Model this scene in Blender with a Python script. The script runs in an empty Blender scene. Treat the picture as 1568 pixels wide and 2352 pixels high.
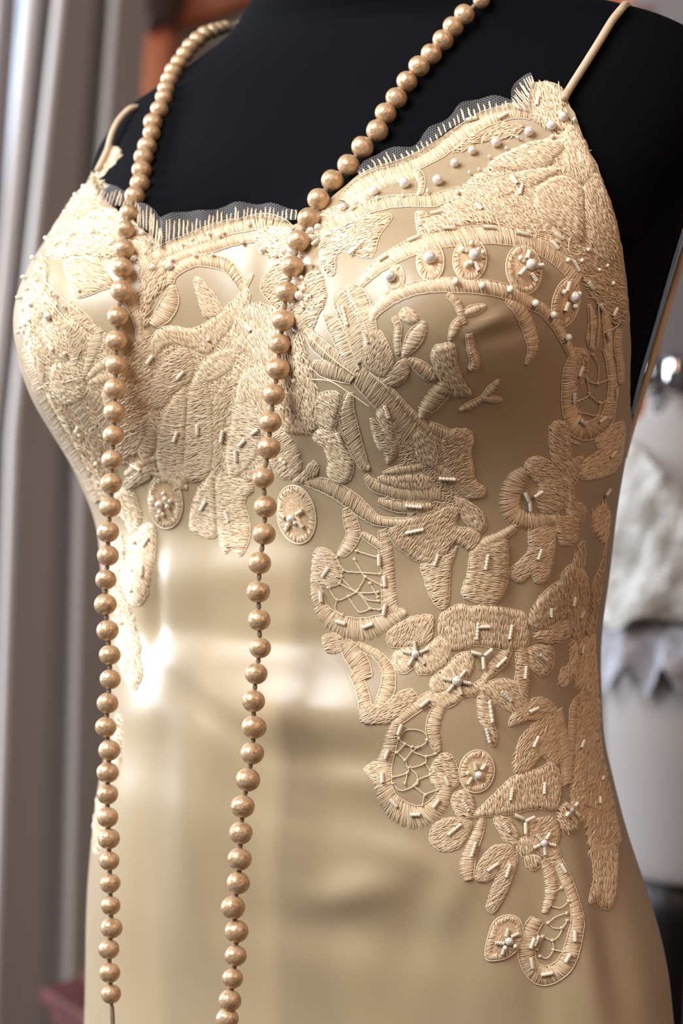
import bpy, bmesh, math, random
import numpy as np
from mathutils import Vector, Matrix
from mathutils.bvhtree import BVHTree
from mathutils.geometry import delaunay_2d_cdt

random.seed(7)
RNG = np.random.default_rng(7)
sc = bpy.context.scene
COL = sc.collection

# ------------------------------------------------------------------ camera, light, exposure
W, H = 1568.0, 2352.0
FOC, SENS = 50.0, 22.3            # mm, long side of the sensor
D = 1.15                          # camera to reference plane y=0
S = D * SENS / FOC / H            # metres per pixel on that plane
ZC = 1.15
ROLL = math.radians(2.0)
CR, SR = math.cos(ROLL), math.sin(ROLL)
CAM_R = Vector((CR, 0, SR)); CAM_U = Vector((-SR, 0, CR)); CAM_F = Vector((0, 1, 0))
CAM_P = Vector((0, -D, ZC))
cd = bpy.data.cameras.new('camera'); cam = bpy.data.objects.new('camera', cd); COL.objects.link(cam)
cam.matrix_world = Matrix(((CAM_R.x, CAM_U.x, -CAM_F.x, CAM_P.x), (CAM_R.y, CAM_U.y, -CAM_F.y, CAM_P.y),
                           (CAM_R.z, CAM_U.z, -CAM_F.z, CAM_P.z), (0, 0, 0, 1)))
cd.sensor_fit = 'VERTICAL'; cd.sensor_height = SENS; cd.sensor_width = SENS * 2 / 3; cd.lens = FOC
cd.dof.use_dof = True; cd.dof.focus_distance = D - 0.105; cd.dof.aperture_fstop = 4.0
cd.clip_start = 0.02
sc.camera = cam

world = bpy.data.worlds.new('world'); sc.world = world; world.use_nodes = True
bg = world.node_tree.nodes['Background']
bg.inputs['Color'].default_value = (0.88, 0.93, 1.0, 1); bg.inputs['Strength'].default_value = 0.11
def area(name, loc, target, sx, sy, power, color):
    l = bpy.data.lights.new(name, 'AREA'); l.shape = 'RECTANGLE'; l.size = sx; l.size_y = sy; l.energy = power; l.color = color
    o = bpy.data.objects.new(name, l); COL.objects.link(o); o.location = loc
    o.rotation_euler = (Vector(target) - Vector(loc)).to_track_quat('-Z', 'Y').to_euler(); return o
area('window_daylight', (-0.88, -0.82, 2.02), (0, 0, 1.42), 0.9, 0.9, 33, (0.92, 0.96, 1.0))
area('window_behind', (-0.95, 2.5, 1.85), (-0.7, 0.5, 1.4), 1.2, 1.2, 45, (0.72, 0.84, 1.0))
area('warm_fill', (1.0, -1.5, 2.25), (0.1, 0, 1.1), 0.9, 0.9, 13, (1.0, 0.58, 0.35))  # added warm fill from front right, standing in for bounce off the room
area('side_window', (-2.3, 0.75, 1.7), (0.2, 1.2, 1.2), 0.9, 1.5, 100, (0.84, 0.90, 1.0))
vs = sc.view_settings
vs.view_transform = 'Standard'; vs.look = 'None'; vs.gamma = 1.0; vs.use_curve_mapping = False; vs.exposure = 0.0

# ------------------------------------------------------------------ helpers
def ray_dir(px, py):
    return (CAM_R * ((px - W / 2) * S / D) + CAM_U * (-(py - H / 2) * S / D) + CAM_F)      # per metre of depth
def at(px, py, y):                     # point seen at pixel, at world depth y
    return CAM_P + ray_dir(px, py) * (y + D)
def project(p):
    d = p - CAM_P; k = D / (S * d.y)
    return W / 2 + d.dot(CAM_R) * k, H / 2 - d.dot(CAM_U) * k

def tag(o, label=None, cat=None, group=None, kind=None):
    if label: o['label'] = label
    if cat: o['category'] = cat
    if group: o['group'] = group
    if kind: o['kind'] = kind
    return o
def empty(name, loc, label=None, cat=None, group=None):
    o = bpy.data.objects.new(name, None); COL.objects.link(o); o.location = loc; o.empty_display_size = 0.02
    return tag(o, label, cat, group)
def mesh_obj(name, verts, faces, mat, parent=None, smooth=True, uv=None, mats=None, fmat=None):
    me = bpy.data.meshes.new(name)
    me.from_pydata([tuple(v) for v in verts] if not isinstance(verts, np.ndarray) else verts.tolist(), [], faces)
    if uv is not None:
        lay = me.uv_layers.new(name='uv')
        li = np.empty(len(me.loops), dtype=np.int32); me.loops.foreach_get('vertex_index', li)
        lay.data.foreach_set('uv', np.asarray(uv, dtype=np.float32)[li].ravel())
    if smooth: me.polygons.foreach_set('use_smooth', np.ones(len(me.polygons), dtype=bool))
    me.materials.append(mat)
    for m in (mats or []): me.materials.append(m)
    if fmat is not None: me.polygons.foreach_set('material_index', np.asarray(fmat, dtype=np.int32))
    me.update()
    o = bpy.data.objects.new(name, me); COL.objects.link(o)
    if parent: attach(o, parent)
    return o
def attach(o, parent):
    o.parent = parent; o.matrix_parent_inverse = Matrix.Translation(-parent.location) if parent.parent is None else \
        Matrix.Translation(-(parent.location + Vector((0, 0, 0))))
    if parent.parent is not None: o.matrix_parent_inverse = Matrix.Identity(4)
def bm_obj(name, bm, mat, parent=None, smooth=True):
    me = bpy.data.meshes.new(name); bm.to_mesh(me); bm.free()
    if smooth: me.polygons.foreach_set('use_smooth', np.ones(len(me.polygons), dtype=bool))
    me.materials.append(mat)
    o = bpy.data.objects.new(name, me); COL.objects.link(o)
    if parent: attach(o, parent)
    return o
def bm_box(bm, c, size, rot=None, bevel=0):
    m = Matrix.Translation(Vector(c)) @ (rot or Matrix.Identity(4)) @ Matrix.Diagonal((*size, 1))
    r = bmesh.ops.create_cube(bm, size=1, matrix=m)
    if bevel:
        es = list({e for v in r['verts'] for e in v.link_edges})
        bmesh.ops.bevel(bm, geom=es, offset=bevel, segments=2, affect='EDGES', profile=0.5)
def tube_data(pts, rad, n=8, cap=True):
    pts = [Vector(p) for p in pts]; m = len(pts)
    rad = rad if hasattr(rad, '__len__') else [rad] * m
    vs_, fs = [], []
    t0 = (pts[1] - pts[0]).normalized()
    a = t0.orthogonal().normalized()
    for i in range(m):
        t = (pts[min(i + 1, m - 1)] - pts[max(i - 1, 0)]).normalized()
        a = (a - t * a.dot(t)).normalized(); b = t.cross(a)
        for k in range(n):
            an = 2 * math.pi * k / n
            vs_.append(pts[i] + (a * math.cos(an) + b * math.sin(an)) * rad[i])
    for i in range(m - 1):
        for k in range(n):
            k2 = (k + 1) % n
            fs.append((i * n + k, i * n + k2, (i + 1) * n + k2, (i + 1) * n + k))
    if cap: fs.append(tuple(range(n - 1, -1, -1))); fs.append(tuple((m - 1) * n + k for k in range(n)))
    return vs_, fs
def tube(name, pts, rad, mat, parent=None, n=8):
    v, f = tube_data(pts, rad, n); return mesh_obj(name, v, f, mat, parent)
def lathe(name, prof, c, mat, parent=None, n=32):          # prof [(r,z)] about vertical axis at c
    v, f = [], []
    for r, z in prof:
        for k in range(n):
            an = 2 * math.pi * k / n; v.append((c[0] + r * math.cos(an), c[1] + r * math.sin(an), c[2] + z))
    for i in range(len(prof) - 1):
        for k in range(n):
            k2 = (k + 1) % n; f.append((i * n + k, i * n + k2, (i + 1) * n + k2, (i + 1) * n + k))
    f.append(tuple(range(n - 1, -1, -1))); f.append(tuple((len(prof) - 1) * n + k for k in range(n)))
    return mesh_obj(name, v, f, mat, parent)
def catmull(P, n=6, closed=False):
    P = np.asarray(P, float); m = len(P); out = []
    rng = range(m) if closed else range(m - 1)
    for i in rng:
        if closed: p0, p1, p2, p3 = P[(i - 1) % m], P[i], P[(i + 1) % m], P[(i + 2) % m]
        else: p0, p1, p2, p3 = P[max(i - 1, 0)], P[i], P[i + 1], P[min(i + 2, m - 1)]
        for k in range(n):
            t = k / n
            out.append(0.5 * ((2 * p1) + (-p0 + p2) * t + (2 * p0 - 5 * p1 + 4 * p2 - p3) * t * t + (-p0 + 3 * p1 - 3 * p2 + p3) * t ** 3))
    if not closed: out.append(P[-1])
    return np.array(out)

# ------------------------------------------------------------------ materials
def new_mat(name):
    m = bpy.data.materials.new(name); m.use_nodes = True
    nt = m.node_tree; return m, nt, nt.nodes['Principled BSDF']
def N(nt, typ, **kw):
    n = nt.nodes.new(typ)
    for k, v in kw.items():
        if k in n.inputs.keys(): n.inputs[k].default_value = v
        else: setattr(n, k, v)
    return n
def simple(name, col, rough=0.5, metal=0.0, noise=None, bump=None, **kw):
    m, nt, b = new_mat(name)
    b.inputs['Base Color'].default_value = (*col, 1); b.inputs['Roughness'].default_value = rough; b.inputs['Metallic'].default_value = metal
    for k, v in kw.items(): b.inputs[k.replace('_', ' ')].default_value = v
    tc = N(nt, 'ShaderNodeTexCoord')
    if noise:                                  # (scale, colour2)
        n = N(nt, 'ShaderNodeTexNoise', Scale=noise[0], Detail=4.0)
        nt.links.new(tc.outputs['Object'], n.inputs['Vector'])
        mx = N(nt, 'ShaderNodeMix', data_type='RGBA'); mx.inputs[6].default_value = (*col, 1); mx.inputs[7].default_value = (*noise[1], 1)
        rp = N(nt, 'ShaderNodeMapRange'); rp.inputs['From Min'].default_value = 0.35; rp.inputs['From Max'].default_value = 0.65
        nt.links.new(n.outputs['Fac'], rp.inputs['Value']); nt.links.new(rp.outputs[0], mx.inputs[0]); nt.links.new(mx.outputs[2], b.inputs['Base Color'])
    if bump:                                   # (scale, strength, distance)
        n = N(nt, 'ShaderNodeTexNoise', Scale=bump[0], Detail=3.0)
        nt.links.new(tc.outputs['Object'], n.inputs['Vector'])
        bp = N(nt, 'ShaderNodeBump', Strength=bump[1], Distance=bump[2])
        nt.links.new(n.outputs['Fac'], bp.inputs['Height']); nt.links.new(bp.outputs[0], b.inputs['Normal'])
    return m

def weave_mat(name, col, rough, scale, strength, **kw):       # fine ribbed cloth from UV
    m, nt, b = new_mat(name)
    b.inputs['Base Color'].default_value = (*col, 1); b.inputs['Roughness'].default_value = rough
    for k, v in kw.items(): b.inputs[k.replace('_', ' ')].default_value = v
    tc = N(nt, 'ShaderNodeTexCoord')
    w = N(nt, 'ShaderNodeTexWave', Scale=scale); w.bands_direction = 'X'
    w.inputs['Distortion'].default_value = 0.6; w.inputs['Detail'].default_value = 2
    nt.links.new(tc.outputs['UV'], w.inputs['Vector'])
    bp = N(nt, 'ShaderNodeBump', Strength=strength, Distance=0.0004)
    nt.links.new(w.outputs['Fac'], bp.inputs['Height']); nt.links.new(bp.outputs[0], b.inputs['Normal'])
    return m

M = {}
M['jersey'] = weave_mat('black_jersey', (0.0032, 0.0032, 0.0042), 0.85, 260, 0.3, Specular_IOR_Level=0.06)
def satin():
    m, nt, b = new_mat('champagne_satin')
    b.inputs['Roughness'].default_value = 0.37
    b.inputs['Specular IOR Level'].default_value = 0.5
    b.inputs['Coat Weight'].default_value = 0.5; b.inputs['Coat Roughness'].default_value = 0.33; b.inputs['Coat IOR'].default_value = 1.7
    b.inputs['Sheen Weight'].default_value = 0.05; b.inputs['Sheen Roughness'].default_value = 0.4
    b.inputs['Sheen Tint'].default_value = (1, 0.92, 0.8, 1)
    tc = N(nt, 'ShaderNodeTexCoord')
    n = N(nt, 'ShaderNodeTexNoise', Scale=9.0, Detail=2.0); nt.links.new(tc.outputs['Object'], n.inputs['Vector'])
    mx = N(nt, 'ShaderNodeMix', data_type='RGBA'); mx.inputs[6].default_value = (0.47, 0.35, 0.20, 1); mx.inputs[7].default_value = (0.53, 0.40, 0.24, 1)
    nt.links.new(n.outputs['Fac'], mx.inputs[0]); nt.links.new(mx.outputs[2], b.inputs['Base Color'])
    mp = N(nt, 'ShaderNodeMapping'); mp.inputs['Scale'].default_value = (1100, 4600, 1)
    nt.links.new(tc.outputs['UV'], mp.inputs['Vector'])
    n2 = N(nt, 'ShaderNodeTexNoise', Scale=1.0, Detail=2.0); nt.links.new(mp.outputs[0], n2.inputs['Vector'])
    bp = N(nt, 'ShaderNodeBump', Strength=0.13, Distance=0.0004)
    nt.links.new(n2.outputs['Fac'], bp.inputs['Height']); nt.links.new(bp.outputs[0], b.inputs['Normal'])
    return m
M['satin'] = satin()
M['strap'] = simple('champagne_cord', (0.60, 0.45, 0.29), 0.5, Sheen_Weight=0.2)

# ------------------------------------------------------------------ the body shared by the form and the gown
THETA = math.radians(28)
CT, ST = math.cos(THETA), math.sin(THETA)
def interp(tab):
    a = np.array(tab, float); return lambda x: np.interp(x, a[:, 0], a[:, 1])
def smooth_interp(tab):
    a = np.array(tab, float)
    c = catmull(a, 10); o = np.argsort(c[:, 0]); c = c[o]
    return lambda x: np.interp(x, c[:, 0], c[:, 1])
def unroll(px, py):                          # picture to upright picture coordinates
    u, w = px - W / 2, py - H / 2
    return u * CR + w * SR, -u * SR + w * CR
SIL_L = [(640, -420), (638, -260), (625, -130), (603, -50), (575, 5), (525, 85), (440, 150), (352, 210), (300, 245), (256, 290), (228, 340), (214, 385), (195, 430), (140, 520),
         (90, 600), (58, 660), (44, 730), (50, 800), (80, 900), (125, 980), (168, 1050), (207, 1130), (232, 1200), (246, 1280), (256, 1350),
         (266, 1500), (267, 1620), (256, 1720), (236, 1820), (220, 1960), (211, 2100), (206, 2352), (190, 2700), (140, 3500), (60, 5000), (40, 6300)]
SIL_R = [(975, -420), (980, -260), (1010, -130), (1110, -50), (1290, 0), (1430, 25), (1568, 68), (1640, 120), (1668, 200), (1665, 300), (1632, 390), (1592, 460), (1561, 530), (1531, 628), (1498, 745), (1461, 872), (1440, 970), (1430, 1020), (1418, 1080), (1402, 1180),
         (1394, 1250), (1386, 1320), (1372, 1420), (1366, 1500), (1368, 1600), (1375, 1700), (1392, 1780), (1417, 1880), (1438, 1950), (1472, 2050), (1502, 2150), (1522, 2250), (1533, 2352), (1570, 2700), (1640, 3500), (1780, 5000), (1800, 6300)]
ul = np.array([unroll(*p) for p in SIL_L]); ur = np.array([unroll(*p) for p in SIL_R])
silL = smooth_interp(np.stack([ul[:, 1], ul[:, 0]], 1)); silR = smooth_interp(np.stack([ur[:, 1], ur[:, 0]], 1))
# half width, half depth, depth centre against picture row
TA = smooth_interp([(-450, .052), (-250, .055), (-110, .066), (-30, .105), (60, .155), (200, .178), (400, .176), (600, .168), (800, .158), (1000, .147), (1200, .137), (1450, .127), (1700, .135), (2000, .158), (2352, .178), (2800, .19), (3500, .20), (6500, .26)])
TB = smooth_interp([(-450, .055), (-250, .056), (-110, .058), (-30, .060), (60, .063), (200, .072), (400, .084), (600, .095), (800, .096), (1000, .090), (1200, .086), (1400, .089), (1600, .095), (1800, .0955), (2100, .090), (2352, .083), (2800, .080), (3500, .11), (6500, .22)])
NPHI = 420
PHI = np.linspace(-math.pi, math.pi, NPHI, endpoint=False)
def section(py):
    """ring of the body whose front lies near upright row py (full px from the top)"""
    a, b = float(TA(py)), float(TB(py))
    e = 2.35 if py > 60 else 2.1
    r = (np.abs(np.sin(PHI) / a) ** e + np.abs(np.cos(PHI) / b) ** e) ** (-1 / e)
    up, dn = 235.0, 285.0
    t = (py - 765) / (up if py < 765 else dn)
    bust = 0.050 * math.exp(-abs(t) ** 2.0)
    for s_ in (-1, 1):
        d = (PHI - s_ * math.radians(40)) / math.radians(25)
        r = r + bust * np.exp(-d ** 2)
    # shoulder blades and seat give the back some form
    seat = 0.02 * math.exp(-((py - 2200) / 400.0) ** 2)
    r = r + seat * np.exp(-((np.abs(PHI) - math.radians(150)) / math.radians(28)) ** 2)
    lat, fr = r * np.sin(PHI), r * np.cos(PHI)
    z = ZC - (py - H / 2) * S
    cx = 860.0 if py < 900 else np.interp(py, [900, 1450, 2352], [860, 820, 870])
    x = (cx - W / 2) * S + lat * CT - fr * ST
    y = 0.02 - lat * ST - fr * CT
    for _ in range(6):
        q = x / (D + y) * D / S
        il, ir = int(np.argmin(q)), int(np.argmax(q))
        wl = (py - H / 2) * D / (D + y[il]); wr = (py - H / 2) * D / (D + y[ir])
        tl = float(silL(wl)) * S * (D + y[il]) / D; tr = float(silR(wr)) * S * (D + y[ir]) / D
        k = (tr - tl) / (x[ir] - x[il]); x = tl + (x - x[il]) * k
    return np.stack([x, y, np.full(NPHI, z)], 1)
ROWS = np.concatenate([np.arange(-420, -120, 25), np.arange(-120, 140, 6.5), np.arange(140, 2500, 13), np.arange(2500, 6300, 90), [6300]])
body = np.stack([section(p) for p in ROWS])                # rows x phi x 3
# soften row to row
for _ in range(2):
    bb = body.copy(); bb[1:-1] = 0.25 * body[:-2] + 0.5 * body[1:-1] + 0.25 * body[2:]; body = bb
NR = len(ROWS)
def grid_faces(nr, nc, wrap=True, flip=False):
    f = []
    for i in range(nr - 1):
        for k in range(nc if wrap else nc - 1):
            k2 = (k + 1) % nc
            q = (i * nc + k, i * nc + k2, (i + 1) * nc + k2, (i + 1) * nc + k)
            f.append(q[::-1] if flip else q)
    return f
bodyF = grid_faces(NR, NPHI)
bodyV = body.reshape(-1, 3)
def grid_normals(g):
    du = np.roll(g, -1, 1) - np.roll(g, 1, 1); dv = np.gradient(g, axis=0)
    n = np.cross(du, dv); n /= np.linalg.norm(n, axis=2, keepdims=True) + 1e-12
    c = g.mean(axis=1, keepdims=True)
    if ((n * (g - c)).sum(2) > 0).mean() < 0.5: n = -n
    return n
bodyN = grid_normals(body)
bvh_body = BVHTree.FromPolygons(bodyV.tolist(), bodyF)

# the form itself, cut off at the hips
form = empty('dress_form', (0.03, 0.02, 0), 'black jersey-covered dress form with bare shoulders wearing the satin gown', 'dress form')
cut = int(np.searchsorted(ROWS, 2420))
inset = np.interp(ROWS[:cut], [1000, 1180], [0, 0.008])[:, None, None]
tv = (body[:cut] - bodyN[:cut] * inset).reshape(-1, 3); tf = grid_faces(cut, NPHI)
arc = np.concatenate([np.zeros((cut, 1)), np.cumsum(np.linalg.norm(np.diff(body[:cut], axis=1), axis=2), axis=1)], 1)
tuv = np.stack([arc.ravel() / 0.9, tv[:, 2]], 1)
tf = tf + [tuple(range(NPHI))[::-1], tuple((cut - 1) * NPHI + k for k in range(NPHI))]
torso = mesh_obj('torso', tv, tf, M['jersey'], form, uv=tuv)

# ------------------------------------------------------------------ gown body
NECK = [(224, 412), (232, 440), (250, 470), (300, 512), (350, 548), (385, 580), (430, 566), (500, 542), (590, 520), (680, 526), (760, 470), (840, 405), (930, 372),
        (1000, 335), (1060, 292), (1150, 252), (1205, 238), (1232, 200), (1268, 195), (1296, 215), (1330, 300), (1372, 400), (1404, 500), (1421, 600), (1431, 700), (1435, 800), (1433, 900), (1436, 955)]
def body_hit(px, py, bvh=bvh_body):
    h = bvh.ray_cast(CAM_P, ray_dir(px, py).normalized())
    return h
KEY = []
for px, py in catmull(NECK, 8):
    loc, nor, idx, dist = body_hit(px, py)
    if loc is None: continue
    q = bodyF[idx]; k = min(q, key=lambda i: (Vector(bodyV[i]) - loc).length) % NPHI
    # fine phi: nearest along the ring
    r_ = int(np.argmin(np.abs(body[:, 0, 2] - loc.z))); d0 = np.linalg.norm(body[r_, :, :2] - np.array(loc)[:2], axis=1)
    ks = np.array([(k - 1) % NPHI, k, (k + 1) % NPHI]); w_ = 1 / (d0[ks] + 1e-5) ** 2
    ph = PHI[k] + (w_[2] - w_[0]) / w_.sum() * (PHI[1] - PHI[0])
    KEY.append((ph + 1e-6 * len(KEY), loc.z))
KEY = np.array(KEY); o_ = np.argsort(KEY[:, 0]); KEY = KEY[o_]
pl, pr = KEY[0, 0], KEY[-1, 0]
ztl, ztr = KEY[0, 1], KEY[-1, 1]
zback = ZC - (1010 - H / 2) * S
KX = np.concatenate([[-math.pi, pl - 0.75, pl - 0.35, pl - 0.10], KEY[:, 0], [pr + 0.15, math.pi]])
KZ = np.concatenate([[zback, zback, zback * 0.55 + ztl * 0.45, zback * 0.15 + ztl * 0.85], KEY[:, 1], [min(zback, ztr), zback]])
NG = 600
GPHI = np.linspace(-math.pi, math.pi, NG, endpoint=False)
ztop = np.interp(GPHI, KX, KZ)
zrow = body[:, 0, 2]                          # descending
ZB = 0.03
NGR = 260
def body_at(phi, z):                          # arrays -> points and normals on the body
    fi = (phi + math.pi) / (2 * math.pi) * NPHI; k0 = np.floor(fi).astype(int) % NPHI; k1 = (k0 + 1) % NPHI; fk = fi - np.floor(fi)
    ri = np.interp(-z, -zrow, np.arange(NR)); r0 = np.clip(np.floor(ri).astype(int), 0, NR - 2); fr = ri - r0
    def s(A): return (A[r0, k0].T * (1 - fr) * (1 - fk) + A[r0 + 1, k0].T * fr * (1 - fk) + A[r0, k1].T * (1 - fr) * fk + A[r0 + 1, k1].T * fr * fk).T
    n = s(bodyN); return s(body), n / np.linalg.norm(n, axis=1, keepdims=True)
zbrk = ZC - (2500 - H / 2) * S
tt = np.linspace(0, 1, 215)
GZ = []
for j in range(NG):
    up_ = ztop[j] + (zbrk - ztop[j]) * tt
    GZ.append(np.concatenate([up_, np.linspace(zbrk, ZB, NGR - 215 + 1)[1:]]))
GZ = np.array(GZ).T                            # NGR x NG
GP = np.tile(GPHI, (NGR, 1))
gp, gn = body_at(GP.ravel(), GZ.ravel())
# drape of the satin: (px, py, length x, length y, angle, height mm)
FOLDS = [(720, 1640, 230, 66, 4, 3.4), (745, 1765, 190, 58, 6, -1.8), (430, 1450, 110, 48, -4, -1.1), (470, 1320, 240, 70, -3, 2.6), (500, 1640, 140, 36, 38, -2.2), (400, 1545, 44, 80, 8, 0.7), (345, 1330, 16, 110, 3, 1.4), (375, 1380, 18, 90, 4, -1.2),
         (600, 1470, 200, 34, 3, -1.0), (820, 1790, 130, 40, 10, 1.8), (700, 1860, 220, 60, 14, -1.4), (835, 2040, 110, 48, -12, 2.2), (760, 2130, 170, 60, 10, -1.6), (1035, 2060, 50, 80, 20, 2.0),
         (960, 2130, 60, 120, 15, -1.5), (450, 1850, 70, 240, 3, 1.8), (360, 1950, 50, 260, 2, -1.2), (600, 2080, 60, 240, -4, -1.0), (1330, 2150, 40, 240, -10, 1.8), (1400, 2200, 40, 240, -12, -1.8),
         (1240, 2280, 40, 200, -4, -1.4), (930, 1960, 120, 40, 18, 1.4), (1120, 2290, 60, 160, 0, 1.2), (340, 1640, 60, 60, 0, 1.0), (880, 1500, 60, 60, 0, -1.2), (950, 1310, 50, 60, 0, -1.0), (1180, 1350, 30, 90, 0, -1.6), (1110, 740, 60, 14, -22, 1.2), (1150, 765, 60, 16, -15, -1.0)]
def drape(px, py):
    h = np.zeros_like(px)
    for fx, fy, lx, ly, an, mm in FOLDS:
        a = math.radians(an); dx, dy = px - fx, py - fy
        u = dx * math.cos(a) + dy * math.sin(a); v = -dx * math.sin(a) + dy * math.cos(a)
        h += mm * 0.0015 * np.exp(-(u / lx) ** 2 - (v / ly) ** 2)
    return h
def projectA(P):
    d = P - np.array(CAM_P); k = D / (S * d[:, 1])
    return W / 2 + (d @ np.array(CAM_R)) * k, H / 2 - (d @ np.array(CAM_U)) * k
qx, qy = projectA(gp)
front = (gn[:, 1] < 0.15)
off = 0.0030 + np.where(front, drape(qx, qy), 0)
gv = gp + gn * off[:, None]
gf = grid_faces(NGR, NG)
gown = empty('evening_gown', (0.02, 0.02, 0), 'champagne satin gown with beaded cream lace bodice on the black dress form', 'dress')
guv = np.stack([GP.ravel() / (2 * math.pi), GZ.ravel()], 1)
gbody = mesh_obj('satin_body', gv, gf, M['satin'], gown, uv=guv)
bvh = BVHTree.FromPolygons(gv.tolist(), gf)

def hit(px, py):                               # point and normal on the gown (else on the form) seen at a pixel
    d = ray_dir(px, py).normalized()
    a = bvh.ray_cast(CAM_P, d); b = bvh_body.ray_cast(CAM_P, d)
    if a[0] is not None and (b[0] is None or a[3] <= b[3] + 0.004): r = a
    elif b[0] is not None: r = b
    else:
        p = at(px, py, 0.0)
        for _ in range(3):
            q = bvh_body.find_nearest(p); p = CAM_P + d * (q[0] - CAM_P).dot(d)
        return q[0], (-q[1] if q[1].dot(q[0] - Vector((0.03, 0.02, q[0].z))) < 0 else q[1])
    n = r[1]
    if n.dot(d) > 0: n = -n
    return r[0], n

# ------------------------------------------------------------------ surface map of the gown seen from the front
MS = 6; MX0, MY0 = -90, -60
MNX, MNY = int((1690 - MX0) / MS) + 1, int((2420 - MY0) / MS) + 1
mapP = np.zeros((MNY, MNX, 3)); mapN = np.zeros((MNY, MNX, 3))
for j in range(MNY):
    for i in range(MNX):
        p_, n_ = hit(MX0 + i * MS, MY0 + j * MS); mapP[j, i] = p_; mapN[j, i] = n_
def surf(px, py, h=0.0):
    px = np.asarray(px, float); py = np.asarray(py, float)
    fx = np.clip((px - MX0) / MS, 0, MNX - 1.001); fy = np.clip((py - MY0) / MS, 0, MNY - 1.001)
    i = fx.astype(int); j = fy.astype(int); a = (fx - i)[..., None]; b = (fy - j)[..., None]
    def s(A): return A[j, i] * (1 - a) * (1 - b) + A[j, i + 1] * a * (1 - b) + A[j + 1, i] * (1 - a) * b + A[j + 1, i + 1] * a * b
    p_, n_ = s(mapP), s(mapN); n_ = n_ / (np.linalg.norm(n_, axis=-1, keepdims=True) + 1e-9)
    return p_ + n_ * (np.asarray(h)[..., None] if np.ndim(h) else h), n_

# ------------------------------------------------------------------ lace builders
def thread_mat(name, c1, c2, rough):
    m, nt, b = new_mat(name)
    at_ = N(nt, 'ShaderNodeAttribute'); at_.attribute_name = 'tone'
    mx = N(nt, 'ShaderNodeMix', data_type='RGBA'); mx.inputs[6].default_value = (*c1, 1); mx.inputs[7].default_value = (*c2, 1)
    nt.links.new(at_.outputs['Fac'], mx.inputs[0]); nt.links.new(mx.outputs[2], b.inputs['Base Color'])
    b.inputs['Roughness'].default_value = rough; b.inputs['Specular IOR Level'].default_value = 0.55
    b.inputs['Sheen Weight'].default_value = 0.2; b.inputs['Sheen Roughness'].default_value = 0.4
    b.inputs['Subsurface Weight'].default_value = 0.0
    return m
M['thread'] = thread_mat('cream_silk_thread', (0.72, 0.51, 0.30), (0.94, 0.76, 0.52), 0.34)
M['ground'] = simple('lace_ground', (0.66, 0.45, 0.26), 0.7, bump=(900, 0.5, 0.0006))
M['pearl_bead'] = simple('white_pearl', (0.86, 0.80, 0.72), 0.16, 0.15, Coat_Weight=0.6, Coat_Roughness=0.05)
M['glass_bead'] = simple('cream_glass', (0.93, 0.84, 0.66), 0.12, 0.0, Coat_Weight=0.6, Coat_Roughness=0.03)

class Lace:
    """collects base patches (0), stitches and cords (1) of one lace piece"""
    def __init__(s): s.V, s.F, s.M, s.T, s.n = [], [], [], [], 0
    def add(s, v, f, m, tone):
        s.V.append(np.asarray(v).reshape(-1, 3)); k = len(s.V[-1])
        s.F.extend([tuple(int(q) + s.n for q in ff) for ff in f]); s.M.extend([m] * len(f))
        s.T.append(np.broadcast_to(np.asarray(tone, float), (k,)).copy()); s.n += k
    def strands(s, X, Y, Hh, w):            # K strands x n points, px; half width px -> ribbons with a raised middle
        K, n = X.shape
        P_, N_ = surf(X, Y, Hh)
        t = np.gradient(P_, axis=1); t /= np.linalg.norm(t, axis=2, keepdims=True) + 1e-12
        b = np.cross(N_, t); b /= np.linalg.norm(b, axis=2, keepdims=True) + 1e-12
        ww = (np.asarray(w) * S).reshape(-1, 1, 1) if np.ndim(w) else w * S
        prof = np.ones(n); prof[0] = prof[-1] = 0.55
        ww = ww * prof[None, :, None]
        V = np.stack([P_ - b * ww - N_ * ww * 0.5, P_ + N_ * ww * 0.75, P_ + b * ww - N_ * ww * 0.5], 2)     # K,n,3,3
        base = np.arange(K)[:, None] * (n * 3)
        q = []
        for i in range(n - 1):
            for k in range(2):
                o = i * 3 + k; q.append((o, o + 3, o + 4, o + 1))
        q = np.array(q); F_ = (base[:, :, None] + q[None]).reshape(-1, 4)
        tone = np.repeat(np.clip(RNG.normal(0.55, 0.28, K), 0, 1), n * 3)
        s.add(V.reshape(-1, 3), F_.tolist(), 1, tone)
    def cord(s, pts, h=0.0006, w=1.3, tone=0.85):
        pts = np.asarray(pts, float); X, Y = pts[None, :, 0], pts[None, :, 1]
        k0 = s.n; s.strands(X, Y, np.full(X.shape, h) if not np.ndim(h) else np.asarray(h)[None], w)
        s.T[-1][:] = tone
    def build(s, name, parent):
        o = mesh_obj(name, np.concatenate(s.V), s.F, M['ground'], parent, mats=[M['thread']], fmat=s.M)
        a = o.data.attributes.new('tone', 'FLOAT', 'POINT'); a.data.foreach_set('value', np.concatenate(s.T).astype(np.float32))
        return o
def inside(poly, X, Y):
    c = np.zeros(X.shape, bool); n = len(poly); j = n - 1
    for i in range(n):
        xi, yi = poly[i]; xj, yj = poly[j]
        if yi != yj:
            c ^= ((yi > Y) != (yj > Y)) & (X < (xj - xi) * (Y - yi) / (yj - yi) + xi)
        j = i
    return c
def edge_dist(poly, X, Y):
    d = np.full(X.shape, 1e9); n = len(poly)
    for i in range(n):
        ax, ay = poly[i]; bx, by = poly[(i + 1) % n]; vx, vy = bx - ax, by - ay; L = vx * vx + vy * vy + 1e-9
        t = np.clip(((X - ax) * vx + (Y - ay) * vy) / L, 0, 1)
        d = np.minimum(d, np.hypot(X - ax - t * vx, Y - ay - t * vy))
    return d
TH = 0.0011                                   # relief of a padded petal
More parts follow.
